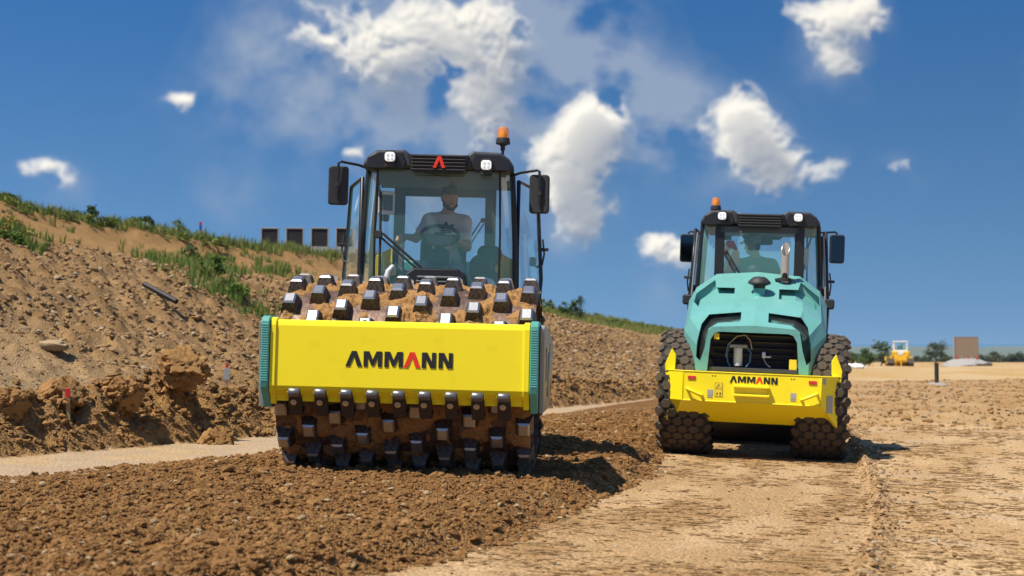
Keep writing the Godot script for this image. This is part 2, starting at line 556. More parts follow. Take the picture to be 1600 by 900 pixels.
func make_sky() -> PanoramaSkyMaterial:
	cloud_noise.seed = 5
	cloud_noise.frequency = 0.16
	cloud_noise.fractal_octaves = 5
	cloud_fine.seed = 9
	cloud_fine.frequency = 0.42
	cloud_fine.fractal_octaves = 5
	cloud_fine.fractal_gain = 0.55
	# grey veils
	puff(600, 90, 240, 140, 12, 0.95, 0.3); puff(690, 190, 180, 140, 0, 0.95, 0.3); puff(520, 40, 140, 90, 0, 0.7, 0.3)
	puff(640, 290, 160, 60, 0, 0.4, 0.3); puff(900, 60, 130, 110, -20, 0.9, 0.3); puff(990, 130, 150, 80, -35, 0.95, 0.3)
	puff(1060, 200, 150, 70, -30, 0.9, 0.3); puff(1000, 210, 80, 80, 0, 0.75, 0.3); puff(860, 150, 90, 170, 10, 0.45, 0.3)
	puff(400, 60, 90, 70, 0, 0.35, 0.3); puff(340, 140, 70, 40, 0, 0.45, 0.3); puff(365, 290, 50, 45, 0, 0.3, 0.3)
	puff(1050, 440, 50, 60, 0, 0.45, 0.3); puff(870, 330, 80, 70, 0, 0.5, 0.3); puff(570, 150, 260, 60, 10, 0.3, 0.3)
	puff(100, 290, 40, 40, 0, 0.3, 0.3); puff(1400, 270, 60, 24, 0, 0.35, 0.3); puff(1310, 60, 80, 80, -50, 0.5, 0.3)
	# lit cumulus
	puff(745, 55, 95, 115, 0, 0.78, 0.86); puff(650, 30, 120, 75, 0, 0.55, 0.78); puff(735, 160, 75, 80, 10, 0.52, 0.72); puff(490, 50, 85, 55, 0, 0.46, 0.72); puff(590, 90, 110, 60, 10, 0.42, 0.7)
	puff(505, 57, 16, 12, 0, 0.8, 0.9)
	puff(905, 215, 88, 70, 20, 0.85, 1.0); puff(885, 280, 78, 72, 0, 0.8, 0.97); puff(930, 200, 50, 50, 0, 0.85, 1.0); puff(915, 330, 50, 50, 0, 0.6, 0.85)
	puff(1150, 180, 64, 56, -25, 0.8, 0.92); puff(1195, 225, 80, 54, -40, 0.8, 0.95); puff(1225, 262, 50, 34, -35, 0.75, 0.85)
	puff(1300, 260, 30, 26, 0, 0.5, 0.75); puff(1320, 20, 72, 36, -10, 0.75, 0.8); puff(1300, 88, 60, 38, -45, 0.75, 0.82); puff(1365, 10, 36, 40, 0, 0.5, 0.75)
	puff(270, 163, 50, 20, -12, 0.9, 0.86); puff(66, 258, 34, 20, 0, 0.8, 0.82); puff(100, 285, 26, 24, 40, 0.55, 0.74)
	puff(1040, 388, 36, 30, 0, 0.8, 0.86); puff(1085, 400, 26, 30, 0, 0.5, 0.75); puff(1405, 268, 34, 18, 0, 0.42, 0.7); puff(560, 240, 30, 16, 0, 0.4, 0.7)
	# the same kind of broken cloud all round
	var r := RandomNumberGenerator.new()
	r.seed = 77
	for i in 95:
		var az := 27.0 + 306.0 * (i + r.randf()) / 95.0
		var el := r.randf_range(3.0, 34.0)
		var w := r.randf_range(1.6, 4.2)
		var turn := r.randf_range(-40, 40)
		for j in 3:
			var kind := 0.3 if j < 1 else r.randf_range(0.75, 1.0)
			puffs.append([fposmod(az + r.randfn() * w * 0.6 + 180.0, 360.0) - 180.0, el + r.randfn() * w * 0.4, w * r.randf_range(0.5, 1.1), w * r.randf_range(0.35, 0.75), turn, r.randf_range(0.6, 1.0), kind, cos(deg_to_rad(turn)), sin(deg_to_rad(turn)), w * 1.85])
	for i in 40:
		var az := r.randf_range(-180, 180)
		var el := r.randf_range(34, 80)
		var w := r.randf_range(3.0, 7.0)
		puffs.append([az, el, w / cos(deg_to_rad(el)), w, 0.0, 0.7, 0.3 if i % 2 else 0.85, 1.0, 0.0, w * 2.0 / cos(deg_to_rad(el))])
	var W := 4096
	var H := 2048
	# [first row, rows, first column, columns, width, height] of a coarse picture of the whole upper sky and a fine one of a part of it
	var whole := sky_patch(0, H / 16, 0, W / 8, W / 8, H / 8)
	var sky := Image.create_empty(W / 8, H / 8, false, Image.FORMAT_RGBF)
	sky.fill(Color(0.20, 0.16, 0.12))
	sky.blit_rect(whole, Rect2i(0, 0, W / 8, H / 16), Vector2i.ZERO)
	sky.resize(W, H, Image.INTERPOLATE_CUBIC)
	var j0 := int((90.0 - 20.0) / 180.0 * H)
	var half := int(24.0 / 360.0 * W)
	var fine := sky_patch(j0, H / 2 - j0, -half, 2 * half, W, H)
	sky.blit_rect(fine, Rect2i(half, 0, half, H / 2 - j0), Vector2i(0, j0))
	sky.blit_rect(fine, Rect2i(0, 0, half, H / 2 - j0), Vector2i(W - half, j0))
	var m := PanoramaSkyMaterial.new()
	m.panorama = ImageTexture.create_from_image(sky)
	return m

func setup_view() -> void:
	var cam := Camera3D.new()
	cam.name = "camera"
	add_child(cam)
	cam.position = V(0, EYE_H, 0)
	cam.rotation.x = atan(108.0 / FOCAL)
	cam.fov = rad_to_deg(2.0 * atan(450.0 / FOCAL))
	cam.near = 0.1
	cam.far = 12000.0
	var lens := CameraAttributesPhysical.new()
	lens.frustum_focal_length = 12.0 / tan(atan(450.0 / FOCAL))
	lens.frustum_focus_distance = 12.6
	lens.exposure_aperture = 3.2
	cam.attributes = lens
	cam.current = true
	var env := Environment.new()
	env.background_mode = Environment.BG_SKY
	env.sky = Sky.new()
	env.sky.sky_material = make_sky()
	env.tonemap_mode = Environment.TONE_MAPPER_LINEAR
	env.tonemap_exposure = 1.35
	env.fog_enabled = true
	env.fog_density = 0.00012
	env.fog_light_color = Color(0.72, 0.82, 0.95)
	env.sdfgi_enabled = true
	env.ssao_enabled = true
	env.ssil_enabled = true
	var we := WorldEnvironment.new()
	we.name = "world"
	we.environment = env
	add_child(we)
	var sun := DirectionalLight3D.new()
	sun.name = "sun"
	sun.light_energy = 1.6
	sun.light_color = Color(1.0, 0.955, 0.88)
	sun.light_angular_distance = 0.5
	sun.shadow_enabled = true
	add_child(sun)
	sun.look_at_from_position(SUN * 50.0, Vector3.ZERO, Vector3.UP)

# ---------------------------------------------------------------- terrain
# Edges of the strips of ground, each a line of (distance, x).
const L0 := [[-90.0, -50.0], [5.0, -8.0], [13.1, -4.76], [17.9, -3.0], [31.0, 0.76], [37.0, 2.73], [60.0, 8.7], [120.0, 24.0], [215.0, 48.0], [420.0, 110.0]]
const L1 := [[-90.0, -48.0], [5.0, -7.2], [11.0, -4.0], [14.9, -2.5], [26.9, 0.66], [35.4, 2.6], [60.0, 8.9], [120.0, 24.2], [215.0, 48.2], [420.0, 110.2]]
const L2 := [[-90.0, -40.0], [5.0, -1.9], [6.9, -0.81], [8.25, -0.15], [10.6, 0.48], [13.85, 1.32], [18.1, 1.92], [24.0, 3.2], [32.0, 5.6], [45.0, 10.0], [60.0, 15.0], [420.0, 160.0]]
const L3 := [[-90.0, -24.0], [5.0, 1.15], [7.5, 1.8], [8.9, 2.24], [12.0, 3.05], [17.5, 4.25], [24.0, 5.6], [420.0, 170.0]]
const CREST := [[-90.0, -64.0, 5.0], [5.0, -21.0, 5.0], [20.0, -17.0, 5.0], [35.5, -12.9, 4.72], [42.0, -9.5, 4.38], [50.0, -5.6, 4.38], [55.7, -4.4, 4.7], [68.0, -2.6, 4.5], [90.0, 1.64, 4.0], [134.0, 14.6, 3.5], [200.0, 38.0, 2.9], [254.0, 56.0, 2.0], [300.0, 76.0, 0.6], [420.0, 120.0, 0.2]]

var n_big := FastNoiseLite.new()
var n_clod := FastNoiseLite.new()
var r_d := 0.0
var r0 := 0.0
var r1 := 0.0
var r2 := 0.0
var r3 := 0.0
var r_cx := 0.0
var r_cy := 0.0
var r_heap := 0.0
var r_far := 0.0
var t_h := 0.0
var t_zone := 0
var t_col := Color()
var t_u := 0.0

func along(line: Array, d: float, k := 1) -> float:
	for i in range(1, line.size()):
		if d <= line[i][0] or i == line.size() - 1:
			var a: Array = line[i - 1]
			var b: Array = line[i]
			return lerpf(a[k], b[k], clampf((d - a[0]) / (b[0] - a[0]), 0.0, 1.0))
	return 0.0

func row(d: float) -> void:
	r_d = d
	r0 = along(L0, d) + 0.12 * n_big.get_noise_2d(d * 1.1, 3.0) + 0.05 * n_big.get_noise_2d(d * 5.0, 13.0)
	r1 = along(L1, d) + 0.10 * n_big.get_noise_2d(d * 1.3, 23.0) + 0.05 * n_big.get_noise_2d(d * 6.0, 33.0)
	r2 = along(L2, d) + 0.10 * n_big.get_noise_2d(d * 0.9, 43.0) + 0.07 * n_big.get_noise_2d(d * 5.0, 53.0)
	r3 = along(L3, d) + 0.05 * n_big.get_noise_2d(d * 0.9, 63.0) + 0.03 * n_big.get_noise_2d(d * 5.0, 73.0)
	r_cx = along(CREST, d)
	r_cy = along(CREST, d, 2) + 0.18 * n_big.get_noise_2d(d * 0.3, 83.0)
	r_heap = 0.21 + 0.2 * n_big.get_noise_2d(d * 0.8, 93.0) + 0.12 * exp(-pow((d - 14.6) / 0.8, 2.0)) + 0.42 * exp(-pow((d - 16.5) / 0.62, 2.0))
	if d > 22.0: r_heap = maxf(0.1, r_heap - 0.08 + 0.22 * exp(-pow((d - 33.0) / 4.0, 2.0)))
	r_far = smoothstep(40.0, 100.0, d)

func terrain(x: float) -> void:
	var d := r_d
	var base := lerpf(-0.08 - 0.035 * clampf(x, -6.0, 6.0), 0.05, r_far)
	if d > 250.0:
		base -= 4.5 * smoothstep(250.0, 420.0, d)
	var big := n_big.get_noise_2d(x * 0.35, d * 0.35)
	var med := n_big.get_noise_2d(x * 1.7 + 50.0, d * 1.7)
	var fine := n_big.get_noise_2d(x * 9.0, d * 9.0 + 90.0)
	t_u = 0.0
	if x < r0:
		t_zone = 4
		var w := r0 - x
		var u := w / maxf(r0 - r_cx, 0.5)
		t_u = u
		var clod := -n_clod.get_noise_2d(x * 1.0, d * 1.0)
		var clod2 := -n_clod.get_noise_2d(x * 3.1 + 9.0, d * 3.1)
		var y := 0.0
		# where the loose tipped earth is rough, where it has been trimmed smooth
		var rough := smoothstep(0.03, 0.12, u + 0.05 * med) * (1.0 - smoothstep(0.56, 0.66, u + 0.06 * med))
		var fan := (1.0 - smoothstep(0.30, 0.42, u + 0.05 * med)) * smoothstep(0.05, 0.12, u) * (1.0 - smoothstep(16.0, 21.5, d + 1.5 * med + w * 0.1))
		rough *= 1.0 - 0.85 * fan
		if u < 1.0:
			var pr := 0.92 * u + 0.16 * sin(u * PI) * (u - 0.35)
			if u > 0.9: pr = lerpf(pr, 1.0, smoothstep(0.9, 1.0, u))
			y = r_cy * pr
			y += rough * 0.30 * sin(clampf((u - 0.3) / 0.35, 0.0, 1.0) * PI)
		else:
			y = r_cy - minf((w - (r0 - r_cx)) * 0.035, 0.8)
		y += r_heap * exp(-pow((w - 0.62) / 0.42, 2.0)) * (0.8 + 0.5 * med)
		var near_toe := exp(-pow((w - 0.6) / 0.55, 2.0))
		var relief := 0.03 + 0.16 * rough + 0.10 * near_toe
		y += relief * (0.9 * med + 0.55 * (clod - 0.35)) + (0.015 + 0.06 * rough + 0.06 * near_toe) * (clod2 - 0.4) + 0.02 * fine * (0.3 + rough + near_toe)
		y += 0.14 * big * smoothstep(0.05, 0.3, u)
		y *= smoothstep(0.0, 0.10, w)
		t_h = base + y
		var tone := 0.5 + 0.5 * med
		var cl := Color(0.52, 0.325, 0.145).lerp(Color(0.44, 0.26, 0.105), tone)      # trimmed upper slope
		cl = cl.lerp(Color(0.52, 0.345, 0.175).lerp(Color(0.38, 0.235, 0.108), clampf(0.5 + 0.9 * med + 0.4 * fine, 0.0, 1.0)), rough)
		cl = cl.lerp(Color(0.54, 0.385, 0.215), fan)
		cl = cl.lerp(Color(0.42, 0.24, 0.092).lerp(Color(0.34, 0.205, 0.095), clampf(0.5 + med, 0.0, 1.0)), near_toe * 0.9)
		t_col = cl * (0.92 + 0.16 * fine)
		if d > 60.0:
			t_col = t_col.lerp(Color(0.43, 0.29, 0.135), 0.4 * smoothstep(0.0, 0.25, big))
		return
	if x < r1:
		t_zone = 2
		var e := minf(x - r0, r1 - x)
		t_h = base + 0.012 * med + 0.003 * fine
		var grey := smoothstep(0.0, 0.35, n_big.get_noise_2d(x * 0.9 + d * 0.25, d * 0.5 - 40.0) + 0.18)
		t_col = Color(0.54, 0.38, 0.20).lerp(Color(0.48, 0.375, 0.25), grey * 0.6) * (0.95 + 0.1 * med)
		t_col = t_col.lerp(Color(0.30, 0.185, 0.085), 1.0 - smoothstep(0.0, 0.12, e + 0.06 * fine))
		return
	if x < r2 and d < 42.0 + 2.0 * med:
		t_zone = 1
		var e := minf(x - r1, r2 - x)
		var k := minf(smoothstep(0.0, 1.5, x - r1), smoothstep(0.0, 0.22, r2 - x))
		var clod := -n_clod.get_noise_2d(x * 5.2, d * 5.2)
		var clod2 := -n_clod.get_noise_2d(x * 11.0 + 9.0, d * 11.0)
		var tr := n_big.get_noise_2d(x * 2.2, d * 0.7 + 15.0)
		t_h = base + k * (0.10 + 0.035 * med + 0.045 * (clod - 0.4) + 0.024 * (clod2 - 0.4) + 0.02 * tr + 0.012 * fine) + 0.008 * clod2
		var tone := clampf(0.5 + 0.6 * med + 0.35 * fine, 0.0, 1.0)
		t_col = Color(0.39, 0.215, 0.086).lerp(Color(0.28, 0.145, 0.054), tone)
		t_col = t_col.lerp(Color(0.45, 0.29, 0.135), smoothstep(0.15, 0.55, big + 0.3 * fine) * 0.5)
		return
	# compacted lanes on the right
	var s := d * 0.966 + x * 0.26
	var across := x * 0.966 - d * 0.26
	var c1 := n_big.get_noise_2d(across * 0.55 + 4.0 * big, s * 2.6)
	var c2 := n_big.get_noise_2d(across * 0.9 + 31.0, s * 5.5)
	var cor := sin(TAU * (s / 0.23 + 1.3 * c1 + 0.25 * c2)) * (0.45 + 0.9 * clampf(0.3 + n_big.get_noise_2d(across * 0.8, s * 0.4), 0.0, 1.0))
	var far_rough := smoothstep(24.0, 27.0, d + 0.8 * med - 0.1 * x) * (1.0 - smoothstep(62.0, 72.0, d + 3.0 * med))
	if x < r3:
		t_zone = 3
		t_h = base + 0.012 * med - 0.014 * maxf(cor, -0.2) + 0.003 * fine
		var lane := smoothstep(-0.25, 0.3, n_big.get_noise_2d(across * 1.5 + 7.0, s * 0.22))
		var scar := smoothstep(0.02, 0.45, n_big.get_noise_2d(across * 1.1 + 61.0, s * 0.35) + 0.35 * c2)
		t_col = Color(0.42, 0.28, 0.145).lerp(Color(0.50, 0.345, 0.19), lane)
		t_col = t_col.lerp(Color(0.34, 0.205, 0.092), 0.75 * scar)
		t_col = t_col.lerp(Color(0.29, 0.172, 0.08), 0.6 * (1.0 - smoothstep(0.0, 0.2, r2 * -1.0 + x + 0.05 * fine)))
	else:
		t_zone = 0
		var g := x - r3
		var ragged := clampf(0.5 + 0.9 * fine + 0.5 * med, 0.0, 1.0)
		t_h = base + 0.04 * smoothstep(0.0, 0.05, g) + 0.010 * med - 0.008 * cor
		if d < 26.0:
			t_h += 0.06 * (0.3 + ragged) * exp(-pow((g - 0.07) / 0.06, 2.0))
		var pale := smoothstep(-0.3, 0.35, n_big.get_noise_2d(across * 0.7 + 17.0, s * 0.25))
		t_col = Color(0.46, 0.305, 0.155).lerp(Color(0.54, 0.38, 0.21), pale)
		var damp := smoothstep(0.12, 0.4, n_big.get_noise_2d(across * 0.55 - 27.0, s * 0.9 + 5.0))
		t_col = t_col.lerp(Color(0.47, 0.375, 0.27), damp * 0.45)
		if d < 26.0:
			t_col = t_col.lerp(Color(0.33, 0.2, 0.095), 0.9 * ragged * exp(-pow((g - 0.02) / 0.11, 2.0)))
	if far_rough > 0.0:
		var clod := -n_clod.get_noise_2d(x * 1.4, d * 0.9)
		t_h += far_rough * (0.08 + 0.14 * big + 0.08 * med + 0.06 * (clod - 0.4))
		t_col = t_col.lerp(Color(0.35, 0.205, 0.085).lerp(Color(0.44, 0.30, 0.16), clampf(0.45 + 1.1 * big + 0.5 * med, 0.0, 1.0)), far_rough)
	if d > 60.0:
		var f2 := smoothstep(60.0, 75.0, d)
		t_col = t_col.lerp(Color(0.50, 0.335, 0.148).lerp(Color(0.56, 0.42, 0.24), clampf(0.4 + 1.4 * n_big.get_noise_2d(x * 0.12, d * 0.06), 0.0, 1.0)), f2)
		t_h += f2 * 0.2 * n_big.get_noise_2d(x * 0.08, d * 0.06)

func gy(x: float, d: float) -> float:
	row(d)
	terrain(x)
	return t_h

func make_terrain() -> void:
	n_big.seed = 3
	n_big.frequency = 1.0
	n_big.fractal_octaves = 3
	n_clod.seed = 8
	n_clod.noise_type = FastNoiseLite.TYPE_CELLULAR
	n_clod.frequency = 1.0
	n_clod.cellular_return_type = FastNoiseLite.RETURN_DISTANCE
	n_clod.fractal_type = FastNoiseLite.FRACTAL_NONE
	var ds := PackedFloat32Array()
	var d := 4.6
	var st := 0.03
	while d > -80.0:
		d -= st
		st *= 1.09
		ds.append(d)
	ds.reverse()
	d = 4.6
	while d < 420.0:
		ds.append(d)
		d += maxf(0.026, d * 0.0052)
	var xs := PackedFloat32Array()
	var x := -5.2
	st = 0.036
	while x > -130.0:
		x -= st
		st *= 1.016
		xs.append(x)
	xs.reverse()
	x = -5.2
	while x < 5.0:
		xs.append(x)
		x += 0.036
	st = 0.036
	while x < 190.0:
		xs.append(x)
		x += st
		st *= 1.035
	var nx := xs.size()
	var nd := ds.size()
	var pos := PackedVector3Array()
	var col := PackedColorArray()
	var zone := PackedByteArray()
	pos.resize(nx * nd)
	col.resize(nx * nd)
	zone.resize(nx * nd)
	var k := 0
	for j in nd:
		row(ds[j])
		var dz := -ds[j]
		for i in nx:
			terrain(xs[i])
			pos[k] = Vector3(xs[i], t_h, dz)
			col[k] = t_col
			zone[k] = t_zone
			k += 1
	var nrm := PackedVector3Array()
	nrm.resize(nx * nd)
	for j in nd:
		var ja := maxi(j - 1, 0) * nx
		var jb := mini(j + 1, nd - 1) * nx
		for i in nx:
			var a := pos[j * nx + maxi(i - 1, 0)]
			var b := pos[j * nx + mini(i + 1, nx - 1)]
			var e := pos[ja + i]
			var f := pos[jb + i]
			nrm[j * nx + i] = (b - a).cross(f - e).normalized()
	var names := ["construction_ground", "loose_soil_strip", "haul_path", "compacted_lane", "embankment"]
	var mats := ["earth smooth", "earth rough", "earth damp", "earth lane", "earth rough"]
	var parts := []
	for z in 5:
		parts.append(PackedInt32Array())
	for j in nd - 1:
		for i in nx - 1:
			var q := j * nx + i
			var z := zone[q]
			parts[z].append_array(PackedInt32Array([q, q + nx, q + 1, q + 1, q + nx, q + nx + 1]))
	for z in 5:
		var idx: PackedInt32Array = parts[z]
		var map := PackedInt32Array()
		map.resize(nx * nd)
		var pv := PackedVector3Array()
		var pn := PackedVector3Array()
		var pc := PackedColorArray()
		for i in idx.size():
			var q := idx[i]
			if map[q] == 0:
				pv.append(pos[q])
				pn.append(nrm[q])
				pc.append(col[q])
				map[q] = pv.size()
			idx[i] = map[q] - 1
		var a := []
		a.resize(Mesh.ARRAY_MAX)
		a[Mesh.ARRAY_VERTEX] = pv
		a[Mesh.ARRAY_NORMAL] = pn
		a[Mesh.ARRAY_COLOR] = pc
		a[Mesh.ARRAY_INDEX] = idx
		var m := ArrayMesh.new()
		m.add_surface_from_arrays(Mesh.PRIMITIVE_TRIANGLES, a)
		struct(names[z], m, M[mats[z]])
	print("terrain ", nx, " x ", nd)

# ---------------------------------------------------------------- people: a smooth-joined field of tapered bones, meshed as surface nets
func nets(bones: Array, cell: float, k: float) -> ArrayMesh:
	var lo := Vector3.INF
	var hi := -Vector3.INF
	for b in bones:
		var r := maxf(b[1], b[3]) + 4.0 * cell
		lo = lo.min(b[0] - Vector3.ONE * r).min(b[2] - Vector3.ONE * r)
		hi = hi.max(b[0] + Vector3.ONE * r).max(b[2] + Vector3.ONE * r)
	var nx := int((hi.x - lo.x) / cell) + 2
	var ny := int((hi.y - lo.y) / cell) + 2
	var nz := int((hi.z - lo.z) / cell) + 2
	var f := PackedFloat32Array()
	f.resize(nx * ny * nz)
	for b in bones:
		var a: Vector3 = b[0]
		var e: Vector3 = b[2]
		var ra: float = b[1]
		var rb: float = b[3]
		var ab := e - a
		var l2 := maxf(ab.length_squared(), 1e-9)
		var reach := maxf(ra, rb) + 3.0 * cell + 2.5 * k
		var p0 := (a.min(e) - Vector3.ONE * reach - lo) / cell
		var p1 := (a.max(e) + Vector3.ONE * reach - lo) / cell
		for z in range(maxi(0, int(p0.z)), mini(nz, int(p1.z) + 1)):
			for y in range(maxi(0, int(p0.y)), mini(ny, int(p1.y) + 1)):
				for x in range(maxi(0, int(p0.x)), mini(nx, int(p1.x) + 1)):
					var p := lo + Vector3(x, y, z) * cell - a
					var t := clampf(p.dot(ab) / l2, 0.0, 1.0)
					var dd := (p - ab * t).length() - lerpf(ra, rb, t)
					if dd < reach:
						f[(z * ny + y) * nx + x] += exp(-dd / k)
	# inside where the sum is over 1
	var vid := {}
	var pv := PackedVector3Array()
	var pn := PackedVector3Array()
	var sx := 1
	var sy := nx
	var sz := nx * ny
	for z in nz - 1:
		for y in ny - 1:
			for x in nx - 1:
				var q := (z * ny + y) * nx + x
				var mask := 0
				var cnt := 0
				var acc := Vector3.ZERO
				var g := [f[q], f[q + sx], f[q + sy], f[q + sx + sy], f[q + sz], f[q + sx + sz], f[q + sy + sz], f[q + sx + sy + sz]]
				for i in 8:
					if g[i] > 1.0: mask |= 1 << i
				if mask == 0 or mask == 255:
					continue
				for i in 8:
					for ax in [1, 2, 4]:
						if i & ax: continue
						var j: int = i | ax
						if (g[i] > 1.0) == (g[j] > 1.0): continue
						var la := log(maxf(g[i], 1e-6))
						var lb := log(maxf(g[j], 1e-6))
						var t := la / (la - lb)
						var pa := Vector3(i & 1, (i >> 1) & 1, i >> 2)
						var pb := Vector3(j & 1, (j >> 1) & 1, j >> 2)
						acc += pa.lerp(pb, t)
						cnt += 1
				var grad := Vector3(g[1] + g[3] + g[5] + g[7] - g[0] - g[2] - g[4] - g[6], g[2] + g[3] + g[6] + g[7] - g[0] - g[1] - g[4] - g[5], g[4] + g[5] + g[6] + g[7] - g[0] - g[1] - g[2] - g[3])
				vid[q] = pv.size()
				pv.append(lo + (Vector3(x, y, z) + acc / cnt) * cell)
				pn.append(-grad.normalized())
	var idx := PackedInt32Array()
	for z in range(1, nz - 1):
		for y in range(1, ny - 1):
			for x in range(1, nx - 1):
				var q := (z * ny + y) * nx + x
				var s := f[q] > 1.0
				for ax in 3:
					var st: int = [sx, sy, sz][ax]
					if (f[q + st] > 1.0) == s: continue
					var u: int = [sy, sz, sx][ax]
					var w: int = [sz, sx, sy][ax]
					var c4 := [q, q - u, q - u - w, q - w]
					if not (vid.has(c4[0]) and vid.has(c4[1]) and vid.has(c4[2]) and vid.has(c4[3])): continue
					var i0: int = vid[c4[0]]; var i1: int = vid[c4[1]]; var i2: int = vid[c4[2]]; var i3: int = vid[c4[3]]
					if s:
						idx.append_array(PackedInt32Array([i0, i2, i1, i0, i3, i2]))
					else:
						idx.append_array(PackedInt32Array([i0, i1, i2, i0, i2, i3]))
	var a := []
	a.resize(Mesh.ARRAY_MAX)
	a[Mesh.ARRAY_VERTEX] = pv
	a[Mesh.ARRAY_NORMAL] = pn
	a[Mesh.ARRAY_INDEX] = idx
	var m := ArrayMesh.new()
	m.add_surface_from_arrays(Mesh.PRIMITIVE_TRIANGLES, a)
	return m

func merged(list: Array) -> ArrayMesh:
	var st := SurfaceTool.new()
	st.begin(Mesh.PRIMITIVE_TRIANGLES)
	for m in list:
		st.append_from(m[0], 0, m[1])
	return st.commit()

# a hand closed round a bar: knuckles towards +y, fingers curling over +z, thumb on the side `s`
func hand_bones(o: Vector3, b: Basis, s: float) -> Array:
	var r := []
	r.append([o, 0.027, o + b * V(0, 0.06, 0.005), 0.03])
	r.append([o + b * V(-0.022, 0.02, 0), 0.018, o + b * V(-0.026, 0.075, 0.004), 0.016])
	r.append([o + b * V(0.022, 0.02, 0), 0.018, o + b * V(0.026, 0.075, 0.004), 0.016])
	var lens := [0.034, 0.042, 0.039, 0.029]
	for i in 4:
		var fx := (i - 1.5) * 0.019
		var k := o + b * V(fx, 0.085, 0.008)
		var p := k + b * V(fx * 0.1, lens[i] * 0.55, lens[i] * 0.8)
		var q := p + b * V(0, -lens[i] * 0.45, lens[i] * 0.65)
		var t := q + b * V(0, -lens[i] * 0.6, -lens[i] * 0.1)
		r.append([k, 0.0095, p, 0.009]); r.append([p, 0.009, q, 0.0082]); r.append([q, 0.0082, t, 0.0075])
	var t0 := o + b * V(s * 0.03, 0.02, 0.006)
	var t1 := t0 + b * V(s * 0.022, 0.032, 0.018)
	var t2 := t1 + b * V(-s * 0.004, 0.022, 0.026)
	r.append([t0, 0.014, t1, 0.0115]); r.append([t1, 0.0115, t2, 0.0095])
	return r

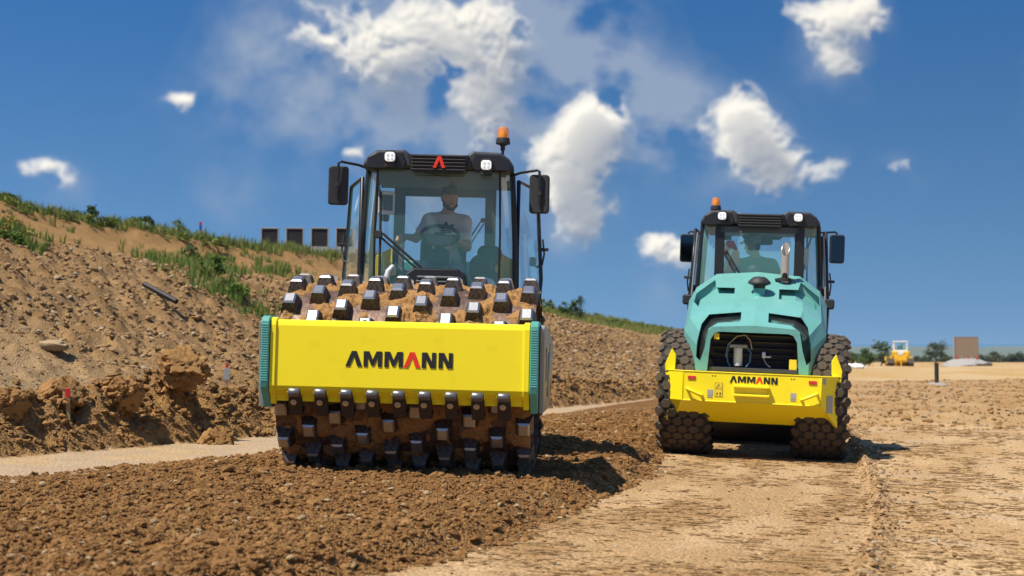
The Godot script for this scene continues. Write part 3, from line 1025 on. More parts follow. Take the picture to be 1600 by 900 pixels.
# J: joint positions in metres, person facing +z, in the frame of the cab
func person(label: String, t: Transform3D, J: Dictionary, look: Basis, wear: Dictionary) -> Node3D:
	var o := thing("person", label, "person", t)
	var mid: Vector3 = (J.hip_l + J.hip_r) * 0.5
	var waist: Vector3 = mid.lerp(J.neck, 0.33)
	var chest: Vector3 = mid.lerp(J.neck, 0.68)
	var side: Vector3 = (J.sh_l - J.sh_r).normalized()
	var fwd := side.cross(J.neck - mid).normalized()
	var torso := [
		[mid - side * 0.07, 0.12, mid + side * 0.07, 0.12], [waist - side * 0.06, 0.105, waist + side * 0.06, 0.105],
		[mid, 0.115, chest, 0.11], [chest - side * 0.085 + fwd * 0.02, 0.1, chest + side * 0.085 + fwd * 0.02, 0.1], [J.sh_l, 0.068, J.sh_r, 0.068],
		[chest + V(0, 0.05, 0), 0.1, J.neck - V(0, 0.03, 0), 0.065], [J.sh_l, 0.062, J.neck + V(0, 0.01, 0), 0.05], [J.sh_r, 0.062, J.neck + V(0, 0.01, 0), 0.05]]
	var body := torso.duplicate()
	var head: Vector3 = J.head
	body.append([J.neck, 0.06, head + look * V(0, -0.08, -0.02), 0.056])
	for s in ["l", "r"]:
		body.append([J["sh_" + s], 0.056, J["el_" + s], 0.043])
		body.append([J["el_" + s], 0.043, J["wr_" + s], 0.03])
		body.append([J["hip_" + s], 0.088, J["kn_" + s], 0.06])
		body.append([J["kn_" + s], 0.06, J["an_" + s], 0.042])
		body.append([J["an_" + s], 0.04, J["an_" + s] + V(0, -0.04, 0.16), 0.032])
	# head with brow, nose, lips, chin, ears
	var h := func(x: float, y: float, z: float) -> Vector3: return head + look * V(x, y, z)
	var hb := [
		[h.call(0, 0.045, -0.02), 0.088, h.call(0, 0.03, 0.015), 0.08], [h.call(0, -0.02, 0.03), 0.068, h.call(0, -0.075, 0.045), 0.042],
		[h.call(-0.035, -0.06, 0.02), 0.036, h.call(0.035, -0.06, 0.02), 0.036], [h.call(-0.035, 0.02, 0.082), 0.014, h.call(0.035, 0.02, 0.082), 0.014],
		[h.call(0, 0.008, 0.095), 0.009, h.call(0, -0.03, 0.112), 0.0135], [h.call(-0.018, -0.058, 0.088), 0.009, h.call(0.018, -0.058, 0.088), 0.009],
		[h.call(-0.04, -0.015, 0.066), 0.02, h.call(-0.04, -0.025, 0.06), 0.02], [h.call(0.04, -0.015, 0.066), 0.02, h.call(0.04, -0.025, 0.06), 0.02],
		[h.call(0, -0.095, 0.075), 0.018, h.call(0, -0.09, 0.065), 0.022], [h.call(0, -0.06, -0.02), 0.056, h.call(0, -0.14, -0.035), 0.054]]
	for s in [-1, 1]:
		hb.append([h.call(s * 0.086, 0.015, -0.012), 0.012, h.call(s * 0.084, -0.025, -0.005), 0.010])
	var hands := hand_bones(J.wr_l, J.hand_l, -1.0)
	hands.append([J.wr_l, 0.029, J.wr_l.lerp(J.el_l, 0.2), 0.031])
	var hands2 := hand_bones(J.wr_r, J.hand_r, 1.0)
	hands2.append([J.wr_r, 0.029, J.wr_r.lerp(J.el_r, 0.2), 0.031])
	part(o, "body", merged([[nets(body, 0.014, 0.012), Transform3D()], [nets(hb, 0.0055, 0.006), Transform3D()], [nets(hands, 0.005, 0.003), Transform3D()], [nets(hands2, 0.005, 0.003), Transform3D()]]), M.skin)
	var grow := func(list: Array, by: float) -> Array: return list.map(func(b): return [b[0], b[1] + by, b[2], b[3] + by])
	var top: Array = grow.call(torso.slice(0, 6), 0.014)
	top.append([J.sh_l, 0.074, J.sh_l.lerp(J.el_l, wear.sleeve), 0.064])
	top.append([J.sh_r, 0.074, J.sh_r.lerp(J.el_r, wear.sleeve), 0.064])
	top.append([J.sh_l, 0.074, J.neck.lerp(J.sh_l, 0.35), 0.058]); top.append([J.sh_r, 0.074, J.neck.lerp(J.sh_r, 0.35), 0.058])
	if wear.sleeve > 0.9:
		for s in ["l", "r"]:
			top.append([J["el_" + s], 0.06, J["wr_" + s].lerp(J["el_" + s], 0.12), 0.042])
	part(o, "shirt", nets(top, 0.014, 0.014), M[wear.top])
	var legs := [[mid - side * 0.07, 0.137, mid + side * 0.07, 0.137]]
	for s in ["l", "r"]:
		legs.append([J["hip_" + s], 0.102, J["kn_" + s], 0.075])
		legs.append([J["kn_" + s], 0.075, J["an_" + s].lerp(J["kn_" + s], 0.1), 0.06])
	part(o, "trousers", nets(legs, 0.016, 0.012), M[wear.legs])
	for s in ["l", "r"]:
		part(o, "shoe", nets([[J["an_" + s] + V(0, -0.03, -0.02), 0.045, J["an_" + s] + V(0, -0.05, 0.17), 0.04]], 0.012, 0.005), M["dark cotton"])
	if wear.has("cap"):
		part(o, "cap", nets([[h.call(0, 0.062, -0.018), 0.099, h.call(0, 0.055, 0.012), 0.094], [h.call(-0.04, 0.06, 0.1), 0.014, h.call(0.04, 0.06, 0.1), 0.014], [h.call(-0.035, 0.045, 0.16), 0.012, h.call(0.035, 0.045, 0.16), 0.012], [h.call(0, 0.055, 0.09), 0.016, h.call(0, 0.045, 0.17), 0.012]], 0.006, 0.008), M[wear.cap])
		part(o, "hair", nets([[h.call(0, 0.0, -0.055), 0.058, h.call(0, -0.035, -0.06), 0.045]], 0.008, 0.005), M.hair)
	else:
		part(o, "hair", nets([[h.call(0, 0.06, -0.03), 0.092, h.call(0, 0.072, 0.016), 0.082], [h.call(0, 0.0, -0.06), 0.058, h.call(0, -0.04, -0.062), 0.045], [h.call(-0.076, 0.04, -0.015), 0.022, h.call(-0.08, 0.0, -0.01), 0.012], [h.call(0.076, 0.04, -0.015), 0.022, h.call(0.08, 0.0, -0.01), 0.012]], 0.006, 0.006), M.hair)
		part(o, "beard", nets([[h.call(-0.06, -0.07, 0.035), 0.022, h.call(-0.02, -0.1, 0.072), 0.021], [h.call(0.06, -0.07, 0.035), 0.022, h.call(0.02, -0.1, 0.072), 0.021], [h.call(-0.02, -0.1, 0.072), 0.021, h.call(0.02, -0.1, 0.072), 0.021], [h.call(-0.07, -0.03, 0.01), 0.014, h.call(-0.06, -0.07, 0.035), 0.018], [h.call(0.07, -0.03, 0.01), 0.014, h.call(0.06, -0.07, 0.035), 0.018], [h.call(-0.02, -0.043, 0.098), 0.007, h.call(0.02, -0.043, 0.098), 0.007]], 0.006, 0.005), M.hair)
	for s in [-1, 1]:
		part(o, "eye", MB.new().at(Transform3D(look, h.call(s * 0.032, 0.002, 0.083))).lathe([Vector2(0, -0.011), Vector2(0.008, -0.008), Vector2(0.011, 0), Vector2(0.008, 0.008), Vector2(0, 0.011)], 10), M["white paint"])
	return o

# ---------------------------------------------------------------- shared roller parts
# the site's roller maker's word, from left to right, one flat letter each
const LETTERS := {
	"A": [0.0, 0.0, 0.40, 1.0, 0.72, 1.0, 1.1, 0.0, 0.78, 0.0, 0.55, 0.66, 0.29, 0.0],
	"M": [0.0, 0.0, 0.0, 1.0, 0.37, 1.0, 0.6, 0.47, 0.83, 1.0, 1.2, 1.0, 1.2, 0.0, 0.93, 0.0, 0.93, 0.62, 0.69, 0.06, 0.51, 0.06, 0.27, 0.62, 0.27, 0.0],
	"N": [0.0, 0.0, 0.0, 1.0, 0.36, 1.0, 0.65, 0.42, 0.65, 1.0, 0.92, 1.0, 0.92, 0.0, 0.56, 0.0, 0.27, 0.58, 0.27, 0.0]}

func lettering(parent: Node, t: Transform3D, height: float) -> void:
	var xs := [0.0, 1.18, 2.54, 3.79, 4.97, 6.06]
	var ch := ["A", "M", "M", "A", "N", "N"]
	for i in 6:
		var p := P2(LETTERS[ch[i]])
		for k in p.size():
			p[k] = (p[k] + Vector2(xs[i] - 3.49, -0.5)) * height
		part(parent, "letter", MB.new().prism(p, 0.0, 0.0025), M["text red"] if i == 3 else M["text black"], t)

func disc_lamp(parent: Node, o: Vector3, turn: Basis, r: float) -> void:
	var t := Transform3D(turn, o)
	var h := part(parent, "work_lamp", MB.new().prism(rrect(r * 2.5, r * 2.3, r * 0.6), -0.055, 0.0, 0.008).box(V(0, r * 1.2, -0.03), V(r * 1.6, 0.012, 0.05), 0.003), M["black plastic"], t)
	part(h, "lens", MB.new().prism(rrect(r * 2.05, r * 1.9, r * 0.62), 0.0, 0.014, 0.006), M["lamp lens"])
	for k in 4:
		var q := V((k % 2 - 0.5) * r * 0.8, (k / 2 - 0.5) * r * 0.75, 0.0146)
		part(h, "lens_cell", MB.new().at(T(q, 90)).lathe([Vector2(r * 0.24, 0.0), Vector2(r * 0.18, 0.004), Vector2(0, 0.002)], 10), M["white paint"])

func beacon(parent: Node, o: Vector3) -> void:
	var b := part(parent, "beacon", MB.new().lathe([Vector2(0.0, -0.2), Vector2(0.014, -0.2), Vector2(0.014, -0.1), Vector2(0.024, -0.09), Vector2(0.024, -0.05), Vector2(0.05, -0.035), Vector2(0.072, -0.03), Vector2(0.074, -0.02), Vector2(0.066, 0.03), Vector2(0, 0.03)], 20), M["black plastic"], Transform3D(Basis(), o))
	part(b, "lens", MB.new().lathe([Vector2(0.06, 0.031), Vector2(0.06, 0.045), Vector2(0.055, 0.12), Vector2(0.046, 0.138), Vector2(0, 0.142)], 24), M["beacon amber"])
	part(b, "reflector", MB.new().lathe([Vector2(0.03, 0.032), Vector2(0.034, 0.07), Vector2(0.022, 0.11), Vector2(0, 0.115)], 12).box(V(0, 0.075, 0), V(0.08, 0.045, 0.01)), M["beacon core"])
	part(b, "bracket", MB.new().box(V(0, -0.2, -0.03), V(0.1, 0.05, 0.05), 0.006).box(V(0, -0.22, -0.03), V(0.16, 0.012, 0.07), 0.003), M["grey paint"])

# rounded rectangle in 2D
func rrect(w: float, h: float, r: float, n := 4) -> PackedVector2Array:
	var o := PackedVector2Array()
	for k in 4:
		var c := Vector2((w * 0.5 - r) * (1 if k in [0, 3] else -1), (h * 0.5 - r) * (1 if k < 2 else -1))
		for i in n + 1:
			var a := PI * 0.5 * (k + float(i) / n)
			o.append(c + Vector2(cos(a), sin(a)) * r)
	return o

func pane(a: Vector3, b: Vector3, c: Vector3, e: Vector3) -> MB:   # a thin sheet of glass, one face
	var m := MB.new()
	m.quad(a, b, c, e, (b - a).cross(c - a))
	return m

# cab frame: x across, y up from the machine's ground, z = 0 at the windscreen, rear at z = -1.45, facing +z
func make_cab(p: Node, t: Transform3D, front: bool) -> void:
	var bp: Material = M["black paint"]
	# roof: a moulded cap with two raised pods and a lower middle
	var sec := P2([-0.75, 2.86, -0.745, 2.90, -0.70, 2.965, -0.62, 3.025, -0.34, 3.035, -0.285, 2.995, 0.285, 2.995, 0.34, 3.035, 0.62, 3.025, 0.70, 2.965, 0.745, 2.90, 0.75, 2.86])
	var roof := part(p, "roof", MB.new().prism(sec, -1.5, 0.13, 0.022), M["roof plastic"], t)
	part(roof, "headliner", MB.new().box(V(0, 2.842, -0.7), V(1.36, 0.03, 1.4), 0.01), M["grey liner"])
	for ends in [[0.13, 1.0], [-1.5, -1.0]]:
		var z: float = ends[0]
		var s: float = ends[1]
		var vs := part(p, "visor", MB.new().prism(P2([-0.30, 2.985, -0.275, 2.83, -0.24, 2.80, 0.24, 2.80, 0.275, 2.83, 0.30, 2.985]), minf(z, z + 0.05 * s), maxf(z, z + 0.05 * s), 0.008), bp, t)
		for k in 5:
			part(vs, "slat", MB.new().box(V(0, 2.835 + k * 0.034, z + 0.06 * s), V(0.53 - 0.0 * k, 0.016, 0.03), 0.004, Basis(Vector3.RIGHT, 0.5 * s)), M["black plastic"])
		if s > 0:
			var em := P2(LETTERS.A)
			for k in em.size():
				em[k] = (em[k] + Vector2(-0.55, -0.5)) * 0.115 + Vector2(0.01, 2.905)
			part(vs, "emblem", MB.new().prism(em, z + 0.076, z + 0.082, 0.002), M["text red"])
		for sx in [-1, 1]:
			var pod := part(p, "lamp_pod", MB.new().prism(P2([sx * 0.70, 2.95, sx * 0.60, 3.0, sx * 0.36, 3.0, sx * 0.32, 2.90, sx * 0.36, 2.84, sx * 0.72, 2.84]), minf(z, z + 0.03 * s), maxf(z, z + 0.03 * s), 0.008), bp, t)
			var drop := 0.0 if s < 0 or sx < 0 else -0.06
			disc_lamp(pod, V(sx * 0.475, 2.945 + drop, z + 0.09 * s), Basis(Vector3.UP, 0.0 if s > 0 else PI), 0.050)
			part(pod, "lamp_bracket", MB.new().box(V(sx * 0.475, 2.87 + drop, z + 0.05 * s), V(0.11, 0.05, 0.06), 0.01), M["black plastic"])
	beacon(p, t * V(0.63, 3.19, -0.2))
	part(p, "antenna_base", MB.new().box(V(0.36, 3.06, -0.5), V(0.2, 0.06, 0.2), 0.02), M["clear glass"], t)
	# posts
	for s in [-1, 1]:
		part(p, "corner_post", MB.new().tube([V(s * 0.735, 2.87, -0.32), V(s * 0.775, 2.2, -0.30), V(s * 0.79, 1.3, -0.28)], 0.032, 6), bp, t)
		part(p, "windscreen_post", MB.new().tube([V(s * 0.61, 2.86, 0.02), V(s * 0.625, 2.2, 0.03), V(s * 0.62, 1.3, 0.0)], 0.013, 6), bp, t)
		part(p, "rear_post", MB.new().box(V(s * 0.50, 2.15, -1.42), V(0.12, 1.45, 0.07), 0.012), M["grey liner"] if front else bp, t)
		part(p, "side_post", MB.new().tube([V(s * 0.735, 2.87, -1.25), V(s * 0.78, 2.1, -1.25), V(s * 0.78, 1.2, -1.25)], 0.03, 6), bp, t)
		part(p, "corner_pane", pane(V(s * 0.61, 2.85, 0.02), V(s * 0.735, 2.85, -0.32), V(s * 0.79, 1.35, -0.28), V(s * 0.62, 1.35, 0.0)), M.glass, t)
		part(p, "rear_corner_pane", pane(V(s * 0.53, 2.84, -1.44), V(s * 0.735, 2.85, -1.25), V(s * 0.78, 1.6, -1.25), V(s * 0.53, 1.6, -1.44)), M["tinted glass"], t)
		# mirror on a bent arm
		var arm := part(p, "mirror", MB.new().prism(rrect(0.20, 0.39, 0.035), -0.03, 0.035, 0.014), M["black plastic"], t * T(V(s * 1.01, 2.66 - 0.02 * s, -0.05), 0, s * -8))
		part(arm, "mirror_glass", MB.new().prism(rrect(0.17, 0.35, 0.03), -0.034, -0.031), M["mirror glass"])
		part(arm, "mirror_arm", MB.new().tube([V(-s * 0.30, 0.20, -0.12), V(-s * 0.20, 0.215, 0.0), V(-s * 0.02, 0.235, 0.06), V(s * 0.005, 0.22, 0.07), V(s * 0.01, 0.0, 0.06), V(s * 0.01, -0.12, 0.05)], 0.014, 7), bp)
		part(arm, "clamp", MB.new().box(V(s * 0.01, 0.0, 0.05), V(0.045, 0.05, 0.05), 0.012), M["black plastic"])
		# door: hung on the corner post, a little ajar
		var ang := 14.0 if front else 2.0
		var dt := t * T(V(s * 0.80, 0, -0.33), 0, -s * ang)
		var door := part(p, "door", MB.new().tube([V(0, 2.80, 0), V(s * 0.0, 2.80, -0.86), V(s * 0.02, 2.3, -0.90), V(s * 0.05, 1.85, -0.90), V(s * 0.04, 1.42, -0.80), V(s * 0.01, 1.42, 0)], 0.022, 6, true), bp, dt)
		part(door, "door_pane", door_glass(s), M["door glass"])
		part(door, "door_latch", MB.new().box(V(-s * 0.02, 2.03, -0.80), V(0.06, 0.1, 0.09), 0.012).tube([V(s * 0.02, 1.97, -0.78), V(s * 0.07, 2.0, -0.85), V(s * 0.08, 2.12, -0.9), V(s * 0.06, 2.28, -0.9)], 0.011, 6).box(V(s * 0.075, 2.17, -0.9), V(0.1, 0.035, 0.03), 0.006), M["black plastic"])
	# glass
	part(p, "windscreen", pane(V(-0.61, 2.85, 0.02), V(0.61, 2.85, 0.02), V(0.62, 1.35, 0.0), V(-0.62, 1.35, 0.0)), M.glass, t)
	part(p, "rear_window", pane(V(-0.44, 2.80, -1.45), V(0.44, 2.80, -1.45), V(0.44, 1.6, -1.45), V(-0.44, 1.6, -1.45)), M["tinted glass"], t)
	part(p, "rear_header", MB.new().box(V(0, 2.79, -1.43), V(1.0, 0.09, 0.05), 0.01), M["grey liner"], t)
	part(p, "cab_floor", MB.new().box(V(0, 1.28, -0.72), V(1.5, 0.08, 1.45), 0.02), M["black plastic"], t)
	part(p, "front_panel", MB.new().box(V(0, 1.33, -0.03), V(1.24, 0.30, 0.06), 0.015), bp, t)
	part(p, "rear_panel", MB.new().box(V(0, 1.55, -1.42), V(0.96, 0.56, 0.05), 0.015), M["grey liner"], t)
	for s in [-1, 1]:
		if front: part(p, "corner_panel", MB.new().prism(P2([s * 0.56, 1.35, s * 0.78, 1.35, s * 0.78, 2.05, s * 0.56, 2.17]), -1.38, -1.34, 0.006), M["yellow paint"], t)
		part(p, "armrest", MB.new().box(V(s * 0.36, 1.86, -0.95), V(0.12, 0.07, 0.42), 0.02), M["seat cloth"], t)
	# seat
	var seat := part(p, "seat", MB.new().box(V(0, 1.66, -0.98), V(0.5, 0.14, 0.5), 0.05).box(V(0, 1.48, -0.98), V(0.34, 0.26, 0.36), 0.02), M["seat cloth"], t)
	part(seat, "backrest", MB.new().prism(rrect(0.5, 0.66, 0.14), -0.06, 0.06, 0.045), M["seat cloth"], T(V(0, 2.02, -1.24), -8))
	# steering column, wheel and dash
	var tilt := Basis(Vector3.RIGHT, deg_to_rad(-26))
	var col := part(p, "steering_column", MB.new().tube([V(0, 1.32, -0.28), V(0, 1.75, -0.34), V(0, 2.17, -0.45)], 0.055, 8).box(V(0, 2.0, -0.35), V(0.22, 0.16, 0.14), 0.03, tilt), M["black plastic"], t)
	part(col, "display", MB.new().prism(P2([-0.14, 0.05, 0.14, 0.05, 0.10, -0.05, -0.10, -0.05]), 0, 0.05, 0.008), M["grey liner"], T(V(0, 2.165, -0.30), -12))
	var ring := []
	for i in 28:
		ring.append(tilt * V(0.195 * cos(TAU * i / 28), 0, 0.195 * sin(TAU * i / 28)))
	var wheel := part(col, "steering_wheel", MB.new().tube(ring, 0.018, 8, true), M["black plastic"], T(V(0, 2.235, -0.46)))
	part(wheel, "spokes", MB.new().at(Transform3D(tilt, Vector3.ZERO)).box(V(0, -0.005, 0), V(0.38, 0.02, 0.05), 0.008).box(V(0, -0.005, -0.09), V(0.05, 0.02, 0.19), 0.008).box(V(0, 0, 0), V(0.12, 0.035, 0.12), 0.015), M["black plastic"])
	part(p, "dashboard", MB.new().box(V(0, 1.52, -0.17), V(1.1, 0.12, 0.22), 0.04).tube([V(-0.45, 1.45, -0.25), V(-0.3, 1.72, -0.2), V(-0.12, 1.78, -0.2)], 0.02, 6).tube([V(0.14, 1.98, -0.3), V(0.3, 1.85, -0.2), V(0.42, 1.5, -0.2)], 0.016, 6), M["grey liner"], t)
	part(p, "side_console", MB.new().box(V(0.5, 1.75, -0.85), V(0.22, 0.3, 0.6), 0.04).tube([V(0.48, 1.9, -0.68), V(0.46, 2.02, -0.66)], 0.014, 6).box(V(0.46, 2.06, -0.66), V(0.05, 0.09, 0.05), 0.02), M["black plastic"], t)
	part(p, "control_console", MB.new().box(V(-0.5, 1.75, -0.85), V(0.22, 0.3, 0.6), 0.04).tube([V(-0.46, 1.9, -0.62), V(-0.44, 2.08, -0.58)], 0.014, 6).box(V(-0.44, 2.1, -0.57), V(0.05, 0.09, 0.05), 0.02), M["black plastic"], t)
	var mon := part(p, "monitor", MB.new().prism(rrect(0.17, 0.24, 0.02), -0.02, 0.02, 0.006), M["pale plastic"], t * T(V(-0.55, 2.55, -0.35), 0, 24))
	part(mon, "monitor_bracket", MB.new().box(V(0.0, -0.15, -0.02), V(0.08, 0.08, 0.05), 0.015).tube([V(-0.06, 0.1, -0.02), V(-0.12, 0.25, 0.0)], 0.012, 6), M["grey liner"])
	part(mon, "monitor_screen", MB.new().prism(rrect(0.12, 0.16, 0.01), 0.021, 0.023), M["grey liner"])
	part(p, "rear_view_mirror", MB.new().prism(rrect(0.26, 0.11, 0.03), -0.02, 0.02, 0.01), M["grey liner"], t * T(V(-0.02, 2.76, -0.1)))
	# wipers, front and rear
	var wp := part(p, "wiper", MB.new().tube([V(-0.03, 1.72, 0.05), V(-0.57, 2.17, 0.06)], 0.012, 6).tube([V(0.03, 1.72, 0.06), V(-0.54, 2.2, 0.075)], 0.014, 6).box(V(-0.58, 2.19, 0.07), V(0.07, 0.08, 0.05), 0.01), M["black plastic"], t)
	part(wp, "wiper_blade", MB.new().tube([V(-0.575, 2.62, 0.045), V(-0.565, 2.2, 0.055), V(-0.565, 1.7, 0.05)], 0.014, 6), M["black plastic"])
	var rw := part(p, "rear_wiper", MB.new().tube([V(0.40, 2.50, -1.49), V(0.14, 2.08, -1.5)], 0.009, 6).tube([V(0.43, 2.47, -1.49), V(0.17, 2.05, -1.5)], 0.009, 6), M["black plastic"], t)
	part(rw, "wiper_pivot", MB.new().box(V(0.42, 2.5, -1.48), V(0.06, 0.05, 0.05), 0.012), M["black plastic"])

func door_glass(s: float) -> MB:
	var m := MB.new()
	var q := [V(0, 2.80, 0), V(0, 2.80, -0.86), V(s * 0.02, 2.3, -0.90), V(s * 0.05, 1.85, -0.90), V(s * 0.04, 1.42, -0.80), V(s * 0.01, 1.42, 0)]
	for i in range(1, 5):
		m.flat(q[0], q[i], q[i + 1], V(s, 0, 0))
	return m

# a flotation tyre lying along x, tread of hexagon blocks
func tyre_profile(r: float, w: float) -> Array:
	var h := w * 0.5
	return [Vector2(r * 0.50, -h * 0.80), Vector2(r * 0.62, -h * 0.97), Vector2(r * 0.80, -h), Vector2(r * 0.915, -h * 0.95), Vector2(r * 0.952, -h * 0.8), Vector2(r * 0.965, -h * 0.4), Vector2(r * 0.968, 0), Vector2(r * 0.965, h * 0.4), Vector2(r * 0.952, h * 0.8), Vector2(r * 0.915, h * 0.95), Vector2(r * 0.80, h), Vector2(r * 0.62, h * 0.97), Vector2(r * 0.50, h * 0.80)]

func hex_lug(rad: float, high: float) -> ArrayMesh:
	var p := PackedVector2Array()
	for k in 6:
		p.append(Vector2(cos(TAU * k / 6), sin(TAU * k / 6) * 0.95) * rad)
	return MB.new().at(T(Vector3.ZERO, -90)).prism(p, -0.02, high, 0.008).done()

func lug_places(r: float, w: float) -> Array:
	var out := []
	var rows := 22
	var cols := 9
	for c in cols:
		var u := (c - (cols - 1) * 0.5) / (cols - 1) * 2.0          # -1..1 across
		for k in rows:
			var a := TAU * (k + (0.5 if c % 2 else 0.0)) / rows
			var lean := 0.0
			var rr := r * 0.962
			var x := u * w * 0.43
			if absf(u) > 0.9:
				lean = -sign(u) * 0.75
				rr = r * 0.918
				x = u * w * 0.475
			elif absf(u) > 0.7:
				lean = -sign(u) * 0.22
				rr = r * 0.952
			var b := Basis(Vector3.RIGHT, a) * Basis(Vector3.BACK, lean)
			out.append(Transform3D(b, Basis(Vector3.RIGHT, a) * V(x, rr, 0)))
	return out

func make_wheel(p: Node, t: Transform3D, r: float, w: float, separate: bool, outer: float) -> void:
	var wheel := part(p, "wheel", MB.new().at(T(Vector3.ZERO, 0, 0, -90)).lathe([Vector2(0, outer * w * 0.18), Vector2(r * 0.16, outer * w * 0.18), Vector2(r * 0.18, outer * w * 0.05), Vector2(r * 0.42, outer * w * 0.10), Vector2(r * 0.46, outer * w * 0.36), Vector2(r * 0.52, outer * w * 0.40), Vector2(r * 0.52, -outer * w * 0.40), Vector2(r * 0.4, -outer * w * 0.36), Vector2(0, -outer * w * 0.3)], 28), M["yellow paint"], t)
	part(wheel, "tyre", MB.new().at(T(Vector3.ZERO, 0, 0, -90)).lathe(tyre_profile(r, w), 40), M.rubber)
	var lug := hex_lug(0.064, 0.020)
	if separate:
		for q in lug_places(r, w):
			part(wheel, "lug", lug, M["dusty rubber"], q)
	else:
		part(wheel, "tread", merged(lug_places(r, w).map(func(q): return [lug, q])), M["dusty rubber"])

# ---------------------------------------------------------------- roller with the padfoot drum, coming towards the camera
func pad_mesh() -> ArrayMesh:
	var bx := 0.079; var bz := 0.084; var tx := 0.050; var tz := 0.060; var h := 0.104; var e := 0.014
	var lo := [V(-bx, -0.015, -bz), V(bx, -0.015, -bz), V(bx, -0.015, bz), V(-bx, -0.015, bz)]
	var hi := [V(-tx, h - e, -tz), V(tx, h - e, -tz), V(tx, h - e, tz), V(-tx, h - e, tz)]
	var cap := [V(-tx + e, h, -tz + e), V(tx - e, h, -tz + e), V(tx - e, h, tz - e), V(-tx + e, h, tz - e)]
	var m1 := MB.new()
	var m2 := MB.new()
	for i in 4:
		var j := (i + 1) % 4
		var out: Vector3 = (lo[i] + lo[j]) * 0.5
		m1.quad(lo[i], lo[j], hi[j], hi[i], V(out.x, 0.0, out.z))
		m2.quad(hi[i], hi[j], cap[j], cap[i], V(out.x, 0.05, out.z))
	m2.quad(cap[0], cap[1], cap[2], cap[3], Vector3.UP)
	var m := m1.done()
	var a := []
	a.resize(Mesh.ARRAY_MAX)
	a[Mesh.ARRAY_VERTEX] = m2.v
	a[Mesh.ARRAY_NORMAL] = m2.n
	m.add_surface_from_arrays(Mesh.PRIMITIVE_TRIANGLES, a)
	m.surface_set_material(0, M["pad side"])
	m.surface_set_material(1, M["worn steel"])
	return m

func drum_soil(r: float, half: float) -> ArrayMesh:
	# earth caked between the pads: an uneven skin that shows where it stands proud of the steel
	var fn := FastNoiseLite.new()
	fn.seed = 31
	fn.frequency = 1.0
	fn.fractal_octaves = 4
	var na := 220
	var nx := 150
	var pos := []
	for i in na:
		var a := TAU * i / na
		var line := []
		for k in nx + 1:
			var x := -half + 2.0 * half * k / nx
			var q := V(x * 3.2, cos(a) * r * 3.2, sin(a) * r * 3.2)
			var big := fn.get_noise_3dv(q)
			var fine := fn.get_noise_3dv(q * 5.0)
			var rr := r + 0.004 + 0.085 * big + 0.028 * fine * clampf(big * 4.0, 0.0, 1.0)
			line.append(V(x, cos(a) * minf(rr, r + 0.05), sin(a) * minf(rr, r + 0.05)))
		pos.append(line)
	var m := MB.new()
	for i in na:
		var j := (i + 1) % na
		for k in nx:
			var p0: Vector3 = pos[i][k]
			var p1: Vector3 = pos[i][k + 1]
			var p2: Vector3 = pos[j][k + 1]
			var p3: Vector3 = pos[j][k]
			var out := V(0, p0.y, p0.z)
			if maxf(maxf(V(0, p0.y, p0.z).length(), V(0, p1.y, p1.z).length()), maxf(V(0, p2.y, p2.z).length(), V(0, p3.y, p3.z).length())) > r - 0.004:
				m.quad(p0, p1, p2, p3, out)
	return m.done()

